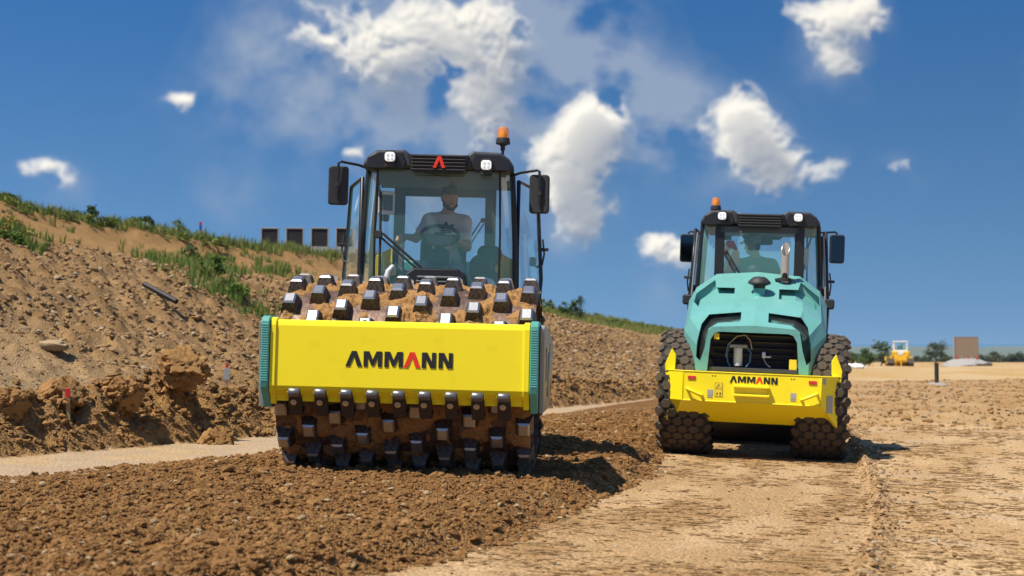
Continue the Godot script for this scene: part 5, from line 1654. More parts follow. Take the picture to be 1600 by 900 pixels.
func scatter_earth() -> void:
	var lumps := [lump(1, 1, 0.7, 0.75), lump(1, 2, 0.8, 0.62), lump(1, 3, 0.6, 0.85)]
	var stone := lump(1, 7, 0.35, 0.55)
	var dark := Color(0.42, 0.235, 0.095)
	var darker := Color(0.28, 0.145, 0.055)
	# kinds: [name, label, count, mesh, picker]
	for kind in 3:
		var where := []
		var tints := []
		for i in 21000:
			var d := 5.0 * pow(28.0 / 5.0, pow(rng.randf(), 1.15))
			row(d)
			var x := rng.randf_range(maxf(r1 - 0.12, -0.40 * d - 0.5), r2 + 0.10)
			terrain(x)
			var s := 0.006 + 0.016 * pow(rng.randf(), 2.0) + (0.03 * rng.randf() if rng.randf() < 0.05 else 0.0)
			s *= 0.62 + d * 0.028
			where.append(Transform3D(turn_random(V(s * rng.randf_range(0.9, 1.7), s * rng.randf_range(0.7, 1.1), s)), V(x, t_h + s * 0.25, -d)))
			tints.append(tone(dark, darker))
		copies("loose_clods", ["crumbled brown soil clods over the loose strip under the padfoot drum", "finer brown crumbs of soil spread between the clods of the loose strip", "flat broken soil flakes lying on the loose strip"][kind], "soil", lumps[kind], M.clod, where, tints)
	var where := []
	var tints := []
	for i in 2000:
		var d := 5.0 * pow(30.0 / 5.0, rng.randf())
		row(d)
		var x := rng.randf_range(maxf(r1, -0.40 * d - 0.5), r2)
		terrain(x)
		var s := (0.005 + 0.018 * pow(rng.randf(), 3.0)) * (0.8 + d * 0.03)
		where.append(Transform3D(turn_random(V(s * rng.randf_range(1.0, 1.8), s, s)), V(x, t_h + s * 0.3 + 0.004, -d)))
		tints.append(tone(Color(0.58, 0.44, 0.27), Color(0.45, 0.31, 0.16)))
	copies("pale_stones", "small pale stones strewn over the loose soil strip", "stones", stone, M.clod, where, tints)
	# heap along the foot of the embankment
	where = []
	tints = []
	for i in 16000:
		var d := 11.0 * pow(60.0 / 11.0, pow(rng.randf(), 1.5))
		row(d)
		var w := absf(rng.randfn(0.55, 0.42)) + 0.02
		terrain(r0 - w)
		var s := 0.010 + 0.06 * pow(rng.randf(), 3.0)
		s *= clampf(0.7 + d * 0.02, 0.9, 1.8) * (0.6 + 0.6 * minf(w, 1.0))
		where.append(Transform3D(turn_random(V(s * rng.randf_range(0.9, 1.4), s * rng.randf_range(0.8, 1.1), s)), V(r0 - w, t_h + s * 0.2, -d)))
		tints.append(tone(Color(0.47, 0.27, 0.105), Color(0.34, 0.205, 0.092)))
	copies("windrow_clods", "tumbled clods along the foot of the embankment beside the haul path", "soil", lumps[1], M.clod, where, tints)
	# rough face of the embankment
	for kind in 2:
		where = []
		tints = []
		for i in (48000 if kind == 0 else 9000):
			var d := 11.0 * pow(80.0 / 11.0, pow(rng.randf(), 0.9))
			row(d)
			var u := rng.randf_range(0.04, 0.68)
			var x := r0 - u * (r0 - r_cx)
			if absf(x) > d * 0.40 + 0.5:
				continue
			terrain(x)
			var fan := u < 0.36 and d + (r0 - x) * 0.1 < 19.5
			var s := 0.009 + 0.05 * pow(rng.randf(), 3.4)
			if fan: s = 0.008 + 0.02 * pow(rng.randf(), 3.0)
			s *= clampf(0.5 + d * 0.02, 0.6, 1.6)
			where.append(Transform3D(turn_random(V(s * rng.randf_range(0.9, 1.4), s * rng.randf_range(0.7, 1.0), s)), V(x, t_h + s * 0.15, -d)))
			var pale := rng.randf() < (0.30 if kind else 0.06)
			tints.append(tone(Color(0.60, 0.49, 0.34), Color(0.50, 0.385, 0.25)) if pale else tone(Color(0.53, 0.35, 0.18), Color(0.35, 0.215, 0.105)))
		copies("bank_clods" if kind == 0 else "bank_stones", ["rough clods of tipped earth covering the lower embankment face", "stones and gravel mixed into the embankment face"][kind], "soil", lumps[2] if kind == 0 else stone, M.clod, where, tints)
	# grit on the rolled lanes
	where = []
	tints = []
	for i in 7500:
		var d := 5.5 * pow(32.0 / 5.5, rng.randf())
		row(d)
		var x := rng.randf_range(r2, d * 0.40 + 0.6)
		if i % 2 == 0: x = r3 + rng.randfn(0.07, 0.07) * (1.0 if i % 6 else 4.0)
		if i % 11 == 0: x = r2 + absf(rng.randfn(0.0, 0.16))
		terrain(x)
		var s := (0.0025 + 0.009 * pow(rng.randf(), 3.5)) * (0.75 + d * 0.04)
		if i % 2 == 0: s *= 1.7
		where.append(Transform3D(turn_random(V(s * rng.randf_range(1.0, 1.6), s * 0.8, s)), V(x, t_h + s * 0.25, -d)))
		tints.append(tone(Color(0.66, 0.54, 0.38), Color(0.50, 0.36, 0.2)) if rng.randf() < (0.6 if i % 2 else 0.2) else tone(Color(0.40, 0.25, 0.12), Color(0.27, 0.16, 0.075)))
	copies("lane_grit", "grit and small stones lying on the rolled lanes", "stones", stone, M.clod, where, tints)
	# crumbs that the drums left lying in rows across the lanes
	where = []
	tints = []
	for i in 22000:
		var d := 5.6 * pow(26.0 / 5.6, rng.randf())
		row(d)
		var x := rng.randf_range(r2, minf(d * 0.40 + 0.6, r3 + 3.0))
		var s_ := d * 0.966 + x * 0.26
		var across := x * 0.966 - d * 0.26
		var c1 := n_big.get_noise_2d(across * 0.55 + 4.0 * n_big.get_noise_2d(x * 0.35, d * 0.35), s_ * 2.6)
		var keep := n_big.get_noise_2d(across * 1.1 + 61.0, s_ * 0.35) + 0.5 * n_big.get_noise_2d(across * 2.3, s_ * 1.5)
		if keep < -0.12 + 0.25 * rng.randf(): continue
		# slide to the nearest rib
		var ph := s_ / 0.23 + 1.3 * c1
		d += (roundf(ph + 0.25) - 0.25 - ph) * 0.23 * 0.9 + rng.randfn() * 0.012
		row(d)
		if x < r2: continue
		terrain(x)
		var s := (0.003 + 0.006 * pow(rng.randf(), 2.5)) * (0.7 + d * 0.04)
		where.append(Transform3D(Basis(Vector3.UP, -0.26 + rng.randfn() * 0.12).scaled_local(V(s * rng.randf_range(2.5, 8.0), s * 0.8, s * 1.1)), V(x, t_h + s * 0.25, -d)))
		tints.append(tone(Color(0.48, 0.32, 0.16), Color(0.40, 0.255, 0.12)))
	copies("rolled_crumbs", "rows of soil crumbs pressed across the rolled lane behind the second roller", "soil", lumps[1], M.clod, where, tints)
	# churned band across the right background
	where = []
	tints = []
	for i in 9000:
		var d := rng.randf_range(24.5, 66.0)
		row(d)
		var x := rng.randf_range(maxf(r2, 3.5), d * 0.40 + 1.0)
		terrain(x)
		var s := 0.012 + 0.06 * pow(rng.randf(), 3.5)
		where.append(Transform3D(turn_random(V(s * rng.randf_range(0.9, 1.5), s * 0.8, s)), V(x, t_h + s * 0.1, -d)))
		tints.append(tone(Color(0.47, 0.30, 0.14), Color(0.37, 0.22, 0.09)) if rng.randf() < 0.8 else tone(Color(0.55, 0.44, 0.3), Color(0.48, 0.36, 0.22)))
	copies("churned_clods", "clods of the churned brown band crossing the right background", "soil", lumps[0], M.clod, where, tints)
	# big pieces one can tell apart
	var big := lump(4, 12, 0.55, 0.9, 1.3)
	for q in [[-3.86, 16.45, 0.31, 0.42, "largest brown earth clod, crowning the heap beside the haul path"], [-3.35, 16.0, 0.19, 0.04, "earth clod at the foot of the heap, nearest the haul path"], [-4.28, 15.5, 0.24, 0.10, "orange-brown earth clod between the short stake and the largest clod"], [-4.72, 14.75, 0.24, 0.12, "earth clod beside the red-tipped short stake"], [-5.0, 14.0, 0.20, 0.05, "earth clod at the left edge of the picture's soil heap"]]:
		var o := part(self, "earth_clod", big, M.clod if false else M["caked soil"], Transform3D(Basis(Vector3.UP, q[0] * 9.0).scaled(V(q[2], q[2] * 0.85, q[2])), V(q[0], gy(q[0], q[1]) + q[3], -q[1])))
		tag(o, q[4], "clod", "large clods on the soil heap")
	var rk := part(self, "flat_rock", lump(2, 33, 0.3, 0.30), M.stone, Transform3D(Basis(Vector3.UP, 0.3).scaled(V(0.23, 0.26, 0.16)), V(-5.99, gy(-5.99, 18.38) + 0.03, -18.38)))
	tag(rk, "pale flat rock lying on the embankment above the gravelly fan", "rock")

func tuft(blades: int, seed_: int, spread: float, lean: float) -> ArrayMesh:
	var r := RandomNumberGenerator.new()
	r.seed = seed_
	var m := MB.new()
	m.tinted = true
	for i in blades:
		var a := r.randf_range(0, TAU)
		var o := V(cos(a), 0, sin(a)) * spread * sqrt(r.randf())
		var h := r.randf_range(0.55, 1.0)
		var side := V(-sin(a + 1.0), 0, cos(a + 1.0)) * r.randf_range(0.012, 0.028)
		var dirv := V(cos(a), 0, sin(a)) * lean * r.randf_range(0.2, 1.0)
		var mid := o + V(0, h * 0.55, 0) + dirv * 0.35 * h
		var tip := o + V(0, h, 0) + dirv * h
		m.tint = Color(1, 1, 1) * r.randf_range(0.75, 1.15)
		m.quad(o - side, o + side, mid + side * 0.8, mid - side * 0.8, V(0, 0.3, 1))
		m.flat(mid - side * 0.8, mid + side * 0.8, tip, V(0, 0.3, 1))
	return m.done()

func leafy(leaves: int, seed_: int, slim: float, leaf: float) -> ArrayMesh:
	# a loose crown of leaf-sized faces gathered in clumps, about one metre high
	var r := RandomNumberGenerator.new()
	r.seed = seed_
	var m := MB.new()
	m.tinted = true
	var clumps := []
	for i in 16:
		var y := r.randf_range(0.18, 0.95)
		var rad := slim * (0.5 + 0.6 * sin(clampf(y, 0.0, 1.0) * PI)) * 0.5
		var a := r.randf_range(0, TAU)
		clumps.append([V(cos(a) * rad * r.randf(), y, sin(a) * rad * r.randf()), r.randf_range(0.07, 0.17), r.randf_range(0.75, 1.2)])
	for i in leaves:
		var c: Array = clumps[i % clumps.size()]
		var dirv := V(r.randfn(), r.randfn() * 0.8, r.randfn())
		var o: Vector3 = c[0] + dirv * c[1] * 0.62
		o.y = maxf(o.y, 0.01)
		var b := Basis.from_euler(V(r.randf_range(-1, 1), r.randf_range(0, TAU), r.randf_range(-1, 1)))
		var s := leaf * r.randf_range(0.6, 1.3)
		m.tint = Color(1, 1, 1) * c[2] * r.randf_range(0.8, 1.2)
		m.quad(o + b * V(-s, 0, 0), o + b * V(0, s * 0.3, s * 0.45), o + b * V(s, 0, 0), o + b * V(0, s * 0.3, -s * 0.45), Vector3.UP)
	return m.done()

func tinted_leaf(key: String, c: Color) -> Material:
	if not M.has(key):
		var m: StandardMaterial3D = M.leaf.duplicate()
		m.albedo_color = Color(c.r, c.g, c.b).linear_to_srgb()
		M[key] = m
	return M[key]

func plant(called: String, label: String, category: String, x: float, d: float, h: float, w: float, seed_: int, col: Color, leaves: int, leaf: float, group := "") -> void:
	var o := thing(called, label, category, Transform3D(Basis(Vector3.UP, seed_ * 1.3), V(x, gy(x, d) - 0.03, -d)), group)
	part(o, "crown", leafy(leaves, seed_, w / h, leaf / h), tinted_leaf("leaf %.2f %.2f %.2f" % [col.r, col.g, col.b], col), Transform3D(Basis().scaled(Vector3.ONE * h), Vector3.ZERO))
	var st := MB.new()
	var r := RandomNumberGenerator.new()
	r.seed = seed_
	for k in 4:
		var a := r.randf_range(0, TAU)
		st.tube([V(0, 0, 0), V(cos(a) * w * 0.12, h * 0.35, sin(a) * w * 0.12), V(cos(a) * w * 0.26, h * 0.75, sin(a) * w * 0.26)], 0.03 * h, 5, false, 0.006 * h)
	part(o, "stem", st, M.bark)

func grow_green() -> void:
	var tufts := [tuft(22, 3, 0.22, 0.35), tuft(16, 4, 0.16, 0.2)]
	var m1: Material = tinted_leaf("grass", Color(1, 1, 1))
	for kind in 2:
		var where := []
		var tints := []
		var count := 8000 if kind == 0 else 2600
		for i in count:
			var d := 22.0 * pow(270.0 / 22.0, pow(rng.randf(), 1.25))
			row(d)
			var W := r0 - r_cx
			var u := 1.0 + rng.randfn(0.0, 0.014) * (1.0 + 8.0 / W)
			if i % 3 == 0:
				u = rng.randf_range(0.74, 1.0)
				var patch := n_big.get_noise_2d(d * 0.22, u * 5.0)
				if d > 62.0:
					if patch < -0.28: continue
				elif patch < 0.45: continue
			if d > 62.0 and i % 2: u = rng.randf_range(0.70, 1.04)
			var x := r0 - u * W
			if absf(x) > d * 0.42 + 2.0: continue
			terrain(x)
			var s := rng.randf_range(0.14, 0.36) * (0.8 if kind == 0 else 1.2) * clampf(0.7 + d * 0.008, 0.8, 1.5)
			where.append(Transform3D(Basis(Vector3.UP, rng.randf_range(0, TAU)).scaled(V(s * 1.2, s * (1.0 if u < 1.03 else 1.2), s * 1.2)), V(x, t_h - 0.02, -d)))
			var c := tone(Color(0.15, 0.23, 0.035), Color(0.27, 0.30, 0.065)) if rng.randf() < 0.7 else tone(Color(0.30, 0.27, 0.10), Color(0.15, 0.20, 0.04))
			tints.append(c)
		# patches lower on the slope
		for q in [[-6.05, 28.9, 0.5], [-5.6, 29.0, 0.4], [-6.4, 30.5, 0.55], [-6.8, 32.0, 0.5], [-8.33, 33.6, 0.35], [-8.9, 25.3, 0.3], [-10.8, 30.4, 0.3], [-8.1, 37.0, 0.5], [-7.7, 38.5, 0.6], [-6.8, 41.7, 0.5], [-7.2, 35.0, 0.4]]:
			for i in (45 if kind == 0 else 16):
				var x: float = q[0] + rng.randfn() * q[2]
				var d: float = q[1] + rng.randfn() * q[2] * 1.6
				row(d)
				terrain(x)
				var s := rng.randf_range(0.14, 0.36)
				where.append(Transform3D(Basis(Vector3.UP, rng.randf_range(0, TAU)).scaled(V(s * 1.2, s, s * 1.2)), V(x, t_h - 0.02, -d)))
				tints.append(tone(Color(0.11, 0.20, 0.03), Color(0.21, 0.26, 0.05)))
		copies("grass", ["short green grass along the crest and in patches on the embankment", "taller thin grass stalks along the crest of the embankment"][kind], "grass", tufts[kind], m1, where, tints)
	var bushy := [leafy(170, 81, 1.6, 0.11), leafy(170, 82, 1.2, 0.10)]
	for kind in 2:
		var where := []
		var tints := []
		for i in 620:
			var d := 24.0 * pow(260.0 / 24.0, pow(rng.randf(), 1.1))
			row(d)
			var x := r_cx + rng.randfn(0.1, 0.35) * (1.0 + d * 0.006)
			if absf(x) > d * 0.42 + 2.0: continue
			terrain(x)
			var s := rng.randf_range(0.10, 0.34) * clampf(0.75 + d * 0.006, 0.8, 1.6)
			if d > 43.0 and d < 54.0:
				if i % 3: continue
				s *= 0.55
			where.append(Transform3D(Basis(Vector3.UP, rng.randf_range(0, TAU)).scaled(V(s * 1.2, s, s * 1.2)), V(x, t_h - 0.03, -d)))
			tints.append(tone(Color(0.14, 0.21, 0.035), Color(0.28, 0.32, 0.07)))
		copies("crest_weeds", ["low leafy weeds crowding the crest of the embankment", "taller leafy weeds scattered through the grass on the crest"][kind], "weeds", bushy[kind], m1, where, tints)
	var g := "weeds along the embankment crest"
	plant("shrub", "dark green shrub on the crest, left of the padfoot roller, farthest left of three", "shrub", -11.6, 38.5, 0.55, 0.8, 21, Color(0.06, 0.12, 0.025), 700, 0.05, g)
	plant("shrub", "low dark shrub on the crest behind the grass, middle of three left of the roller", "shrub", -10.6, 40.5, 0.5, 0.8, 22, Color(0.05, 0.10, 0.02), 700, 0.05, g)
	plant("weed", "feathery light green weed on the crest near the red and blue stake", "weed", -9.9, 41.8, 0.6, 0.9, 23, Color(0.17, 0.24, 0.06), 500, 0.04, g)
	plant("weed", "pale leafy weed on the slope below the row of dark boxes", "weed", -8.6, 41.5, 0.6, 0.9, 24, Color(0.20, 0.26, 0.07), 600, 0.045, g)
	plant("shrub", "round dark green shrub on the slope under the red and blue stake", "shrub", -8.55, 37.5, 0.42, 0.42, 25, Color(0.055, 0.12, 0.02), 500, 0.04, g)
	plant("weed", "leafy bright green weed halfway up the slope above the black pipe", "weed", -6.5, 30.2, 0.5, 0.8, 26, Color(0.13, 0.22, 0.03), 700, 0.045, g)
	plant("weed", "leafy weed lowest in the green patch on the slope", "weed", -5.7, 29.0, 0.35, 0.6, 27, Color(0.14, 0.23, 0.03), 500, 0.045, g)
	plant("weed", "yellowish weed at the left edge of the picture on the upper slope", "weed", -9.6, 26.8, 0.5, 0.7, 28, Color(0.30, 0.27, 0.05), 500, 0.045, g)
	plant("weed", "green weed clump at the left edge below the yellowish weed", "weed", -8.9, 24.6, 0.32, 0.7, 29, Color(0.13, 0.21, 0.03), 500, 0.045, g)
	plant("shrub", "dark bushy shrub on the right-hand crest between the two rollers", "shrub", 3.6, 92.0, 1.35, 1.4, 31, Color(0.06, 0.115, 0.03), 900, 0.09, g)
	plant("shrub", "spindly shrub with a small round head beside the dark bushy shrub on the crest", "shrub", 4.55, 94.0, 1.75, 0.5, 32, Color(0.05, 0.09, 0.03), 450, 0.08, g)
	plant("shrub", "yellow-green bush on the crest just right of the padfoot roller", "shrub", 2.0, 88.0, 0.9, 1.3, 33, Color(0.16, 0.22, 0.04), 800, 0.08, g)
	plant("shrub", "low green bush on the right-hand crest sloping towards the second roller", "shrub", 7.6, 104.0, 0.7, 1.6, 34, Color(0.09, 0.16, 0.03), 700, 0.08, g)
	var far := "bushes near the bulldozer"
	plant("shrub", "green bush left of the distant bulldozer", "shrub", 35.0, 140.0, 1.9, 2.2, 41, Color(0.07, 0.13, 0.03), 700, 0.14, far)
	plant("shrub", "broad low green bush in front of the soil mound left of the bulldozer", "shrub", 32.6, 136.0, 1.4, 3.2, 42, Color(0.09, 0.17, 0.03), 800, 0.14, far)
	plant("shrub", "darker bush behind the bulldozer against the sky", "shrub", 38.2, 146.0, 2.4, 2.2, 43, Color(0.06, 0.11, 0.03), 700, 0.14, far)
	var tr := thing("tree", "young two-topped tree between the bulldozer and the brown panel", "tree", T(V(56.5, gy(56.5, 188.0) - 0.05, -188.0)))
	part(tr, "crown", leafy(1300, 51, 0.85, 0.035), tinted_leaf("tree leaf", Color(0.075, 0.105, 0.04)), Transform3D(Basis().scaled(V(2.9, 2.9, 2.9)), V(-0.5, 0.1, 0)))
	part(tr, "crown", leafy(900, 52, 0.6, 0.035), tinted_leaf("tree leaf", Color(0.075, 0.105, 0.04)), Transform3D(Basis().scaled(V(3.4, 3.4, 3.4)), V(0.6, 0.1, 0.2)))
	part(tr, "trunk", MB.new().tube([V(0, 0, 0), V(0.05, 0.8, 0), V(0.5, 2.4, 0.1)], 0.09, 6, false, 0.02).tube([V(0, 0.5, 0), V(-0.3, 1.2, 0), V(-0.5, 2.0, 0)], 0.06, 6, false, 0.02), M.bark)

# ---------------------------------------------------------------- things about the site
func stake(label: String, x: float, d: float, high: float, wide: float, lean: float) -> Node3D:
	var o := thing("survey_stake", label, "stake", T(V(x, gy(x, d) - 0.08, -d), 0, 12, lean), "survey stakes")
	part(o, "post", MB.new().box(V(0, high * 0.5, 0), V(wide, high, wide * 0.7), 0.003), M["stake wood"])
	return o

func make_site() -> void:
	var s := stake("short wooden survey stake with a red top in the soil heap at the left", -4.57, 14.56, 0.34, 0.042, 2.0)
	part(s, "painted_top", MB.new().box(V(0, 0.365, 0), V(0.046, 0.10, 0.034), 0.003), M["stake red"])
	s = stake("thin survey stake with red tip and grey tag, close to the padfoot drum's left", -4.10, 20.26, 0.32, 0.022, -1.0)
	part(s, "painted_top", MB.new().box(V(0, 0.385, 0), V(0.036, 0.06, 0.02), 0.003), M["stake red"])
	part(s, "tag", MB.new().prism(rrect(0.08, 0.17, 0.01), -0.004, 0.004, 0.002), M["sticker grey"], T(V(0.0, 0.27, 0.014)))
	s = stake("thin stake with red and blue bands standing on the embankment crest", -9.3, 41.9, 0.34, 0.07, 0.0)
	part(s, "blue_band", MB.new().box(V(0, 0.42, 0), V(0.075, 0.16, 0.055), 0.004), M["stake blue"])
	part(s, "red_band", MB.new().box(V(0, 0.54, 0), V(0.075, 0.09, 0.055), 0.004), M["stake red"])
	# corrugated pipe on the slope
	var a := V(-6.58, 2.33, -25.1)
	var b := V(-5.93, 2.0, -24.9)
	var prof := []
	var L := (b - a).length()
	for k in 41:
		prof.append(Vector2(0.052 if k % 2 else 0.044, L * k / 40.0))
	prof.push_front(Vector2(0.040, 0.0))
	prof.append(Vector2(0.038, L))
	var y := (b - a).normalized()
	var zz := y.cross(Vector3.UP).normalized()
	var o := thing("drain_pipe", "black corrugated drain pipe lying on the embankment face", "pipe", Transform3D(Basis(y.cross(zz), y, zz), a))
	part(o, "corrugated_wall", MB.new().lathe(prof, 14, 0.2), M["black pipe"])
	part(o, "bore", MB.new().lathe([Vector2(0.038, 0.001), Vector2(0.038, L - 0.001)], 14), M.soot)
	# four dark-fronted boxes on the ridge
	var which := ["leftmost of four dark-fronted boxes on the ridge behind the padfoot roller", "second from the left of the dark-fronted boxes on the ridge", "third from the left of the dark-fronted boxes on the ridge", "rightmost dark-fronted box on the ridge, seen by the roller's open door"]
	for k in 4:
		var x := -8.62 + k * 0.885
		o = thing("precast_box", which[k], "box", T(V(x, 4.86, -50.0), 0, 9), "boxes on the ridge")
		part(o, "frame", MB.new().box(V(-0.30, 0.36, 0), V(0.05, 0.78, 0.5), 0.008).box(V(0.30, 0.36, 0), V(0.05, 0.78, 0.5), 0.008).box(V(0, 0.725, 0), V(0.55, 0.05, 0.5), 0.008).box(V(0, 0.02, 0), V(0.55, 0.10, 0.5), 0.008), M.concrete)
		part(o, "dark_panel", MB.new().box(V(0, 0.385, 0.19), V(0.548, 0.628, 0.06), 0.01), M["black mesh"])
	o = thing("concrete_slab", "long pale slab carrying the row of dark-fronted boxes", "slab", T(V(-7.3, 4.62, -50.0), 0, 0))
	part(o, "slab", MB.new().box(V(0, 0.0, 0), V(3.6, 0.46, 1.0), 0.015), M.concrete)
	# dark membrane showing above the crest
	for q in [[-13.55, 35.6, 1.7, 0.20, "black membrane edge at the far left end of the embankment crest"], [-13.0, 39.5, 0.85, 0.33, "blue-black sheet standing up behind the grass on the crest"], [-10.5, 44.5, 1.2, 0.30, "black membrane strip behind the grass beside the red and blue stake"]]:
		var m := MB.new()
		var n := 14
		var base := gy(q[0], q[1])
		for i in n:
			var pts := []
			for k in [i, i + 1]:
				var x: float = (float(k) / n - 0.5) * q[2]
				var h: float = q[3] * (0.75 + 0.3 * sin(k * 0.9)) + 0.1
				var dz := 0.08 * sin(k * 1.3)
				pts.append([V(x, -0.2, dz), V(x, h, dz * 0.5), V(x, h - 0.03, dz * 0.5 - 0.3), V(x, -0.2, dz - 0.4)])
			for e in 3:
				m.quad(pts[0][e], pts[1][e], pts[1][e + 1], pts[0][e + 1], V(0, 0.5, 1.0 if e == 0 else -0.5))
		var sh := part(self, "membrane_sheet", m, M.tarp, T(V(q[0], base + 0.05, -q[1]), 0, -14, -4))
		tag(sh, q[4], "sheet", "membrane along the crest")
	# black standing pipe, right background
	o = thing("standing_pipe", "black plastic pipe standing upright in a pale footing, right background", "pipe", T(V(17.4, gy(17.4, 57.8), -57.8)))
	part(o, "pipe_wall", MB.new().lathe([Vector2(0.085, -0.1), Vector2(0.085, 0.80), Vector2(0.092, 0.80), Vector2(0.092, 0.84), Vector2(0.075, 0.84), Vector2(0.075, 0.5)], 20), M["black pipe"])
	part(o, "footing", MB.new().lathe([Vector2(0.45, -0.08), Vector2(0.35, 0.01), Vector2(0.2, 0.03), Vector2(0.09, 0.035)], 18), M["gravel heap"])
	# brown panel on a gravel heap
	var px := 48.6
	var pd := 151.0
	o = thing("wall_panel", "brown standing wall panel on a heap of pale gravel in the right background", "panel", T(V(px, gy(px, pd), -pd), 0, -14))
	part(o, "panel_sheet", MB.new().box(V(0.1, 1.95, 0), V(2.45, 2.3, 0.10), 0.02), M.board)
	part(o, "end_post", MB.new().box(V(-1.19, 1.95, 0.02), V(0.16, 2.5, 0.22), 0.02), M.concrete)
	for k in 5:
		part(o, "brace", MB.new().box(V(-0.9 + k * 0.5, 0.85, 0.16), V(0.16, 0.5, 0.12), 0.02, Basis(Vector3.BACK, 0.2 * sin(k * 2.0))), M.concrete if k % 2 else M["vest red"])
	part(o, "top_rail", MB.new().box(V(0.1, 3.12, 0), V(2.5, 0.06, 0.14), 0.01), M.board)
	var heap := part(self, "gravel_heap", lump(3, 61, 0.25, 0.34), M["gravel heap"], Transform3D(Basis().scaled(V(2.5, 2.3, 1.8)), V(px + 0.1, gy(px, pd) + 0.05, -pd)))
	tag(heap, "pale grey gravel heap at the foot of the brown wall panel", "heap")
	var bag := part(self, "white_sack", lump(2, 63, 0.4, 0.5), M["white paint"], Transform3D(Basis().scaled(V(0.85, 0.7, 0.5)), V(29.2, gy(29.2, 120.0) + 0.12, -120.0)))
	tag(bag, "white sack lying at the edge of the field left of the bulldozer", "sack")
	make_dozer()
	# far wood and hills
	var wood := leafy(1400, 71, 1.1, 0.05)
	var where := []
	var tints := []
	for i in 480:
		var d := rng.randf_range(330.0, 400.0)
		var x := rng.randf_range(60.0, 175.0)
		var sc := rng.randf_range(3.6, 5.4)
		where.append(Transform3D(Basis(Vector3.UP, rng.randf_range(0, TAU)).scaled(V(sc * 1.3, sc, sc * 1.3)), V(x, gy(x, d) - 0.8, -d)))
		tints.append(tone(Color(0.085, 0.115, 0.045), Color(0.12, 0.125, 0.055)))
	copies("far_wood", "dark belt of trees beyond the field on the right horizon", "wood", wood, tinted_leaf("grass", Color(1, 1, 1)), where, tints)
	var hl := MB.new()
	var fn := FastNoiseLite.new()
	fn.seed = 4
	fn.frequency = 0.0011
	for layer in [[2600.0, 20.0], [3600.0, 30.0]]:
		for i in 90:
			var q := []
			for k in [i, i + 1]:
				var x: float = -1500.0 + k * 50.0
				var h: float = layer[1] * (1.0 + 0.45 * fn.get_noise_2d(x * 1.3, layer[0]))
				q.append(V(x, -6, -layer[0])); q.append(V(x, h, -layer[0] - 300.0)); q.append(V(x, -6, -layer[0] - 700.0))
			hl.quad(q[0], q[3], q[4], q[1], V(0, 1, 0.3))
			hl.quad(q[1], q[4], q[5], q[2], V(0, 1, -0.3))
	struct("hills", hl, mat("far hills", lin(0.10, 0.13, 0.07), 1.0))
	var fld := MB.new()
	fld.quad(V(-7000, -4.6, 7000), V(7000, -4.6, 7000), V(7000, -4.6, -7000), V(-7000, -4.6, -7000), Vector3.UP)
	struct("plain", fld, mat("plain field", lin(0.20, 0.19, 0.09), 1.0))

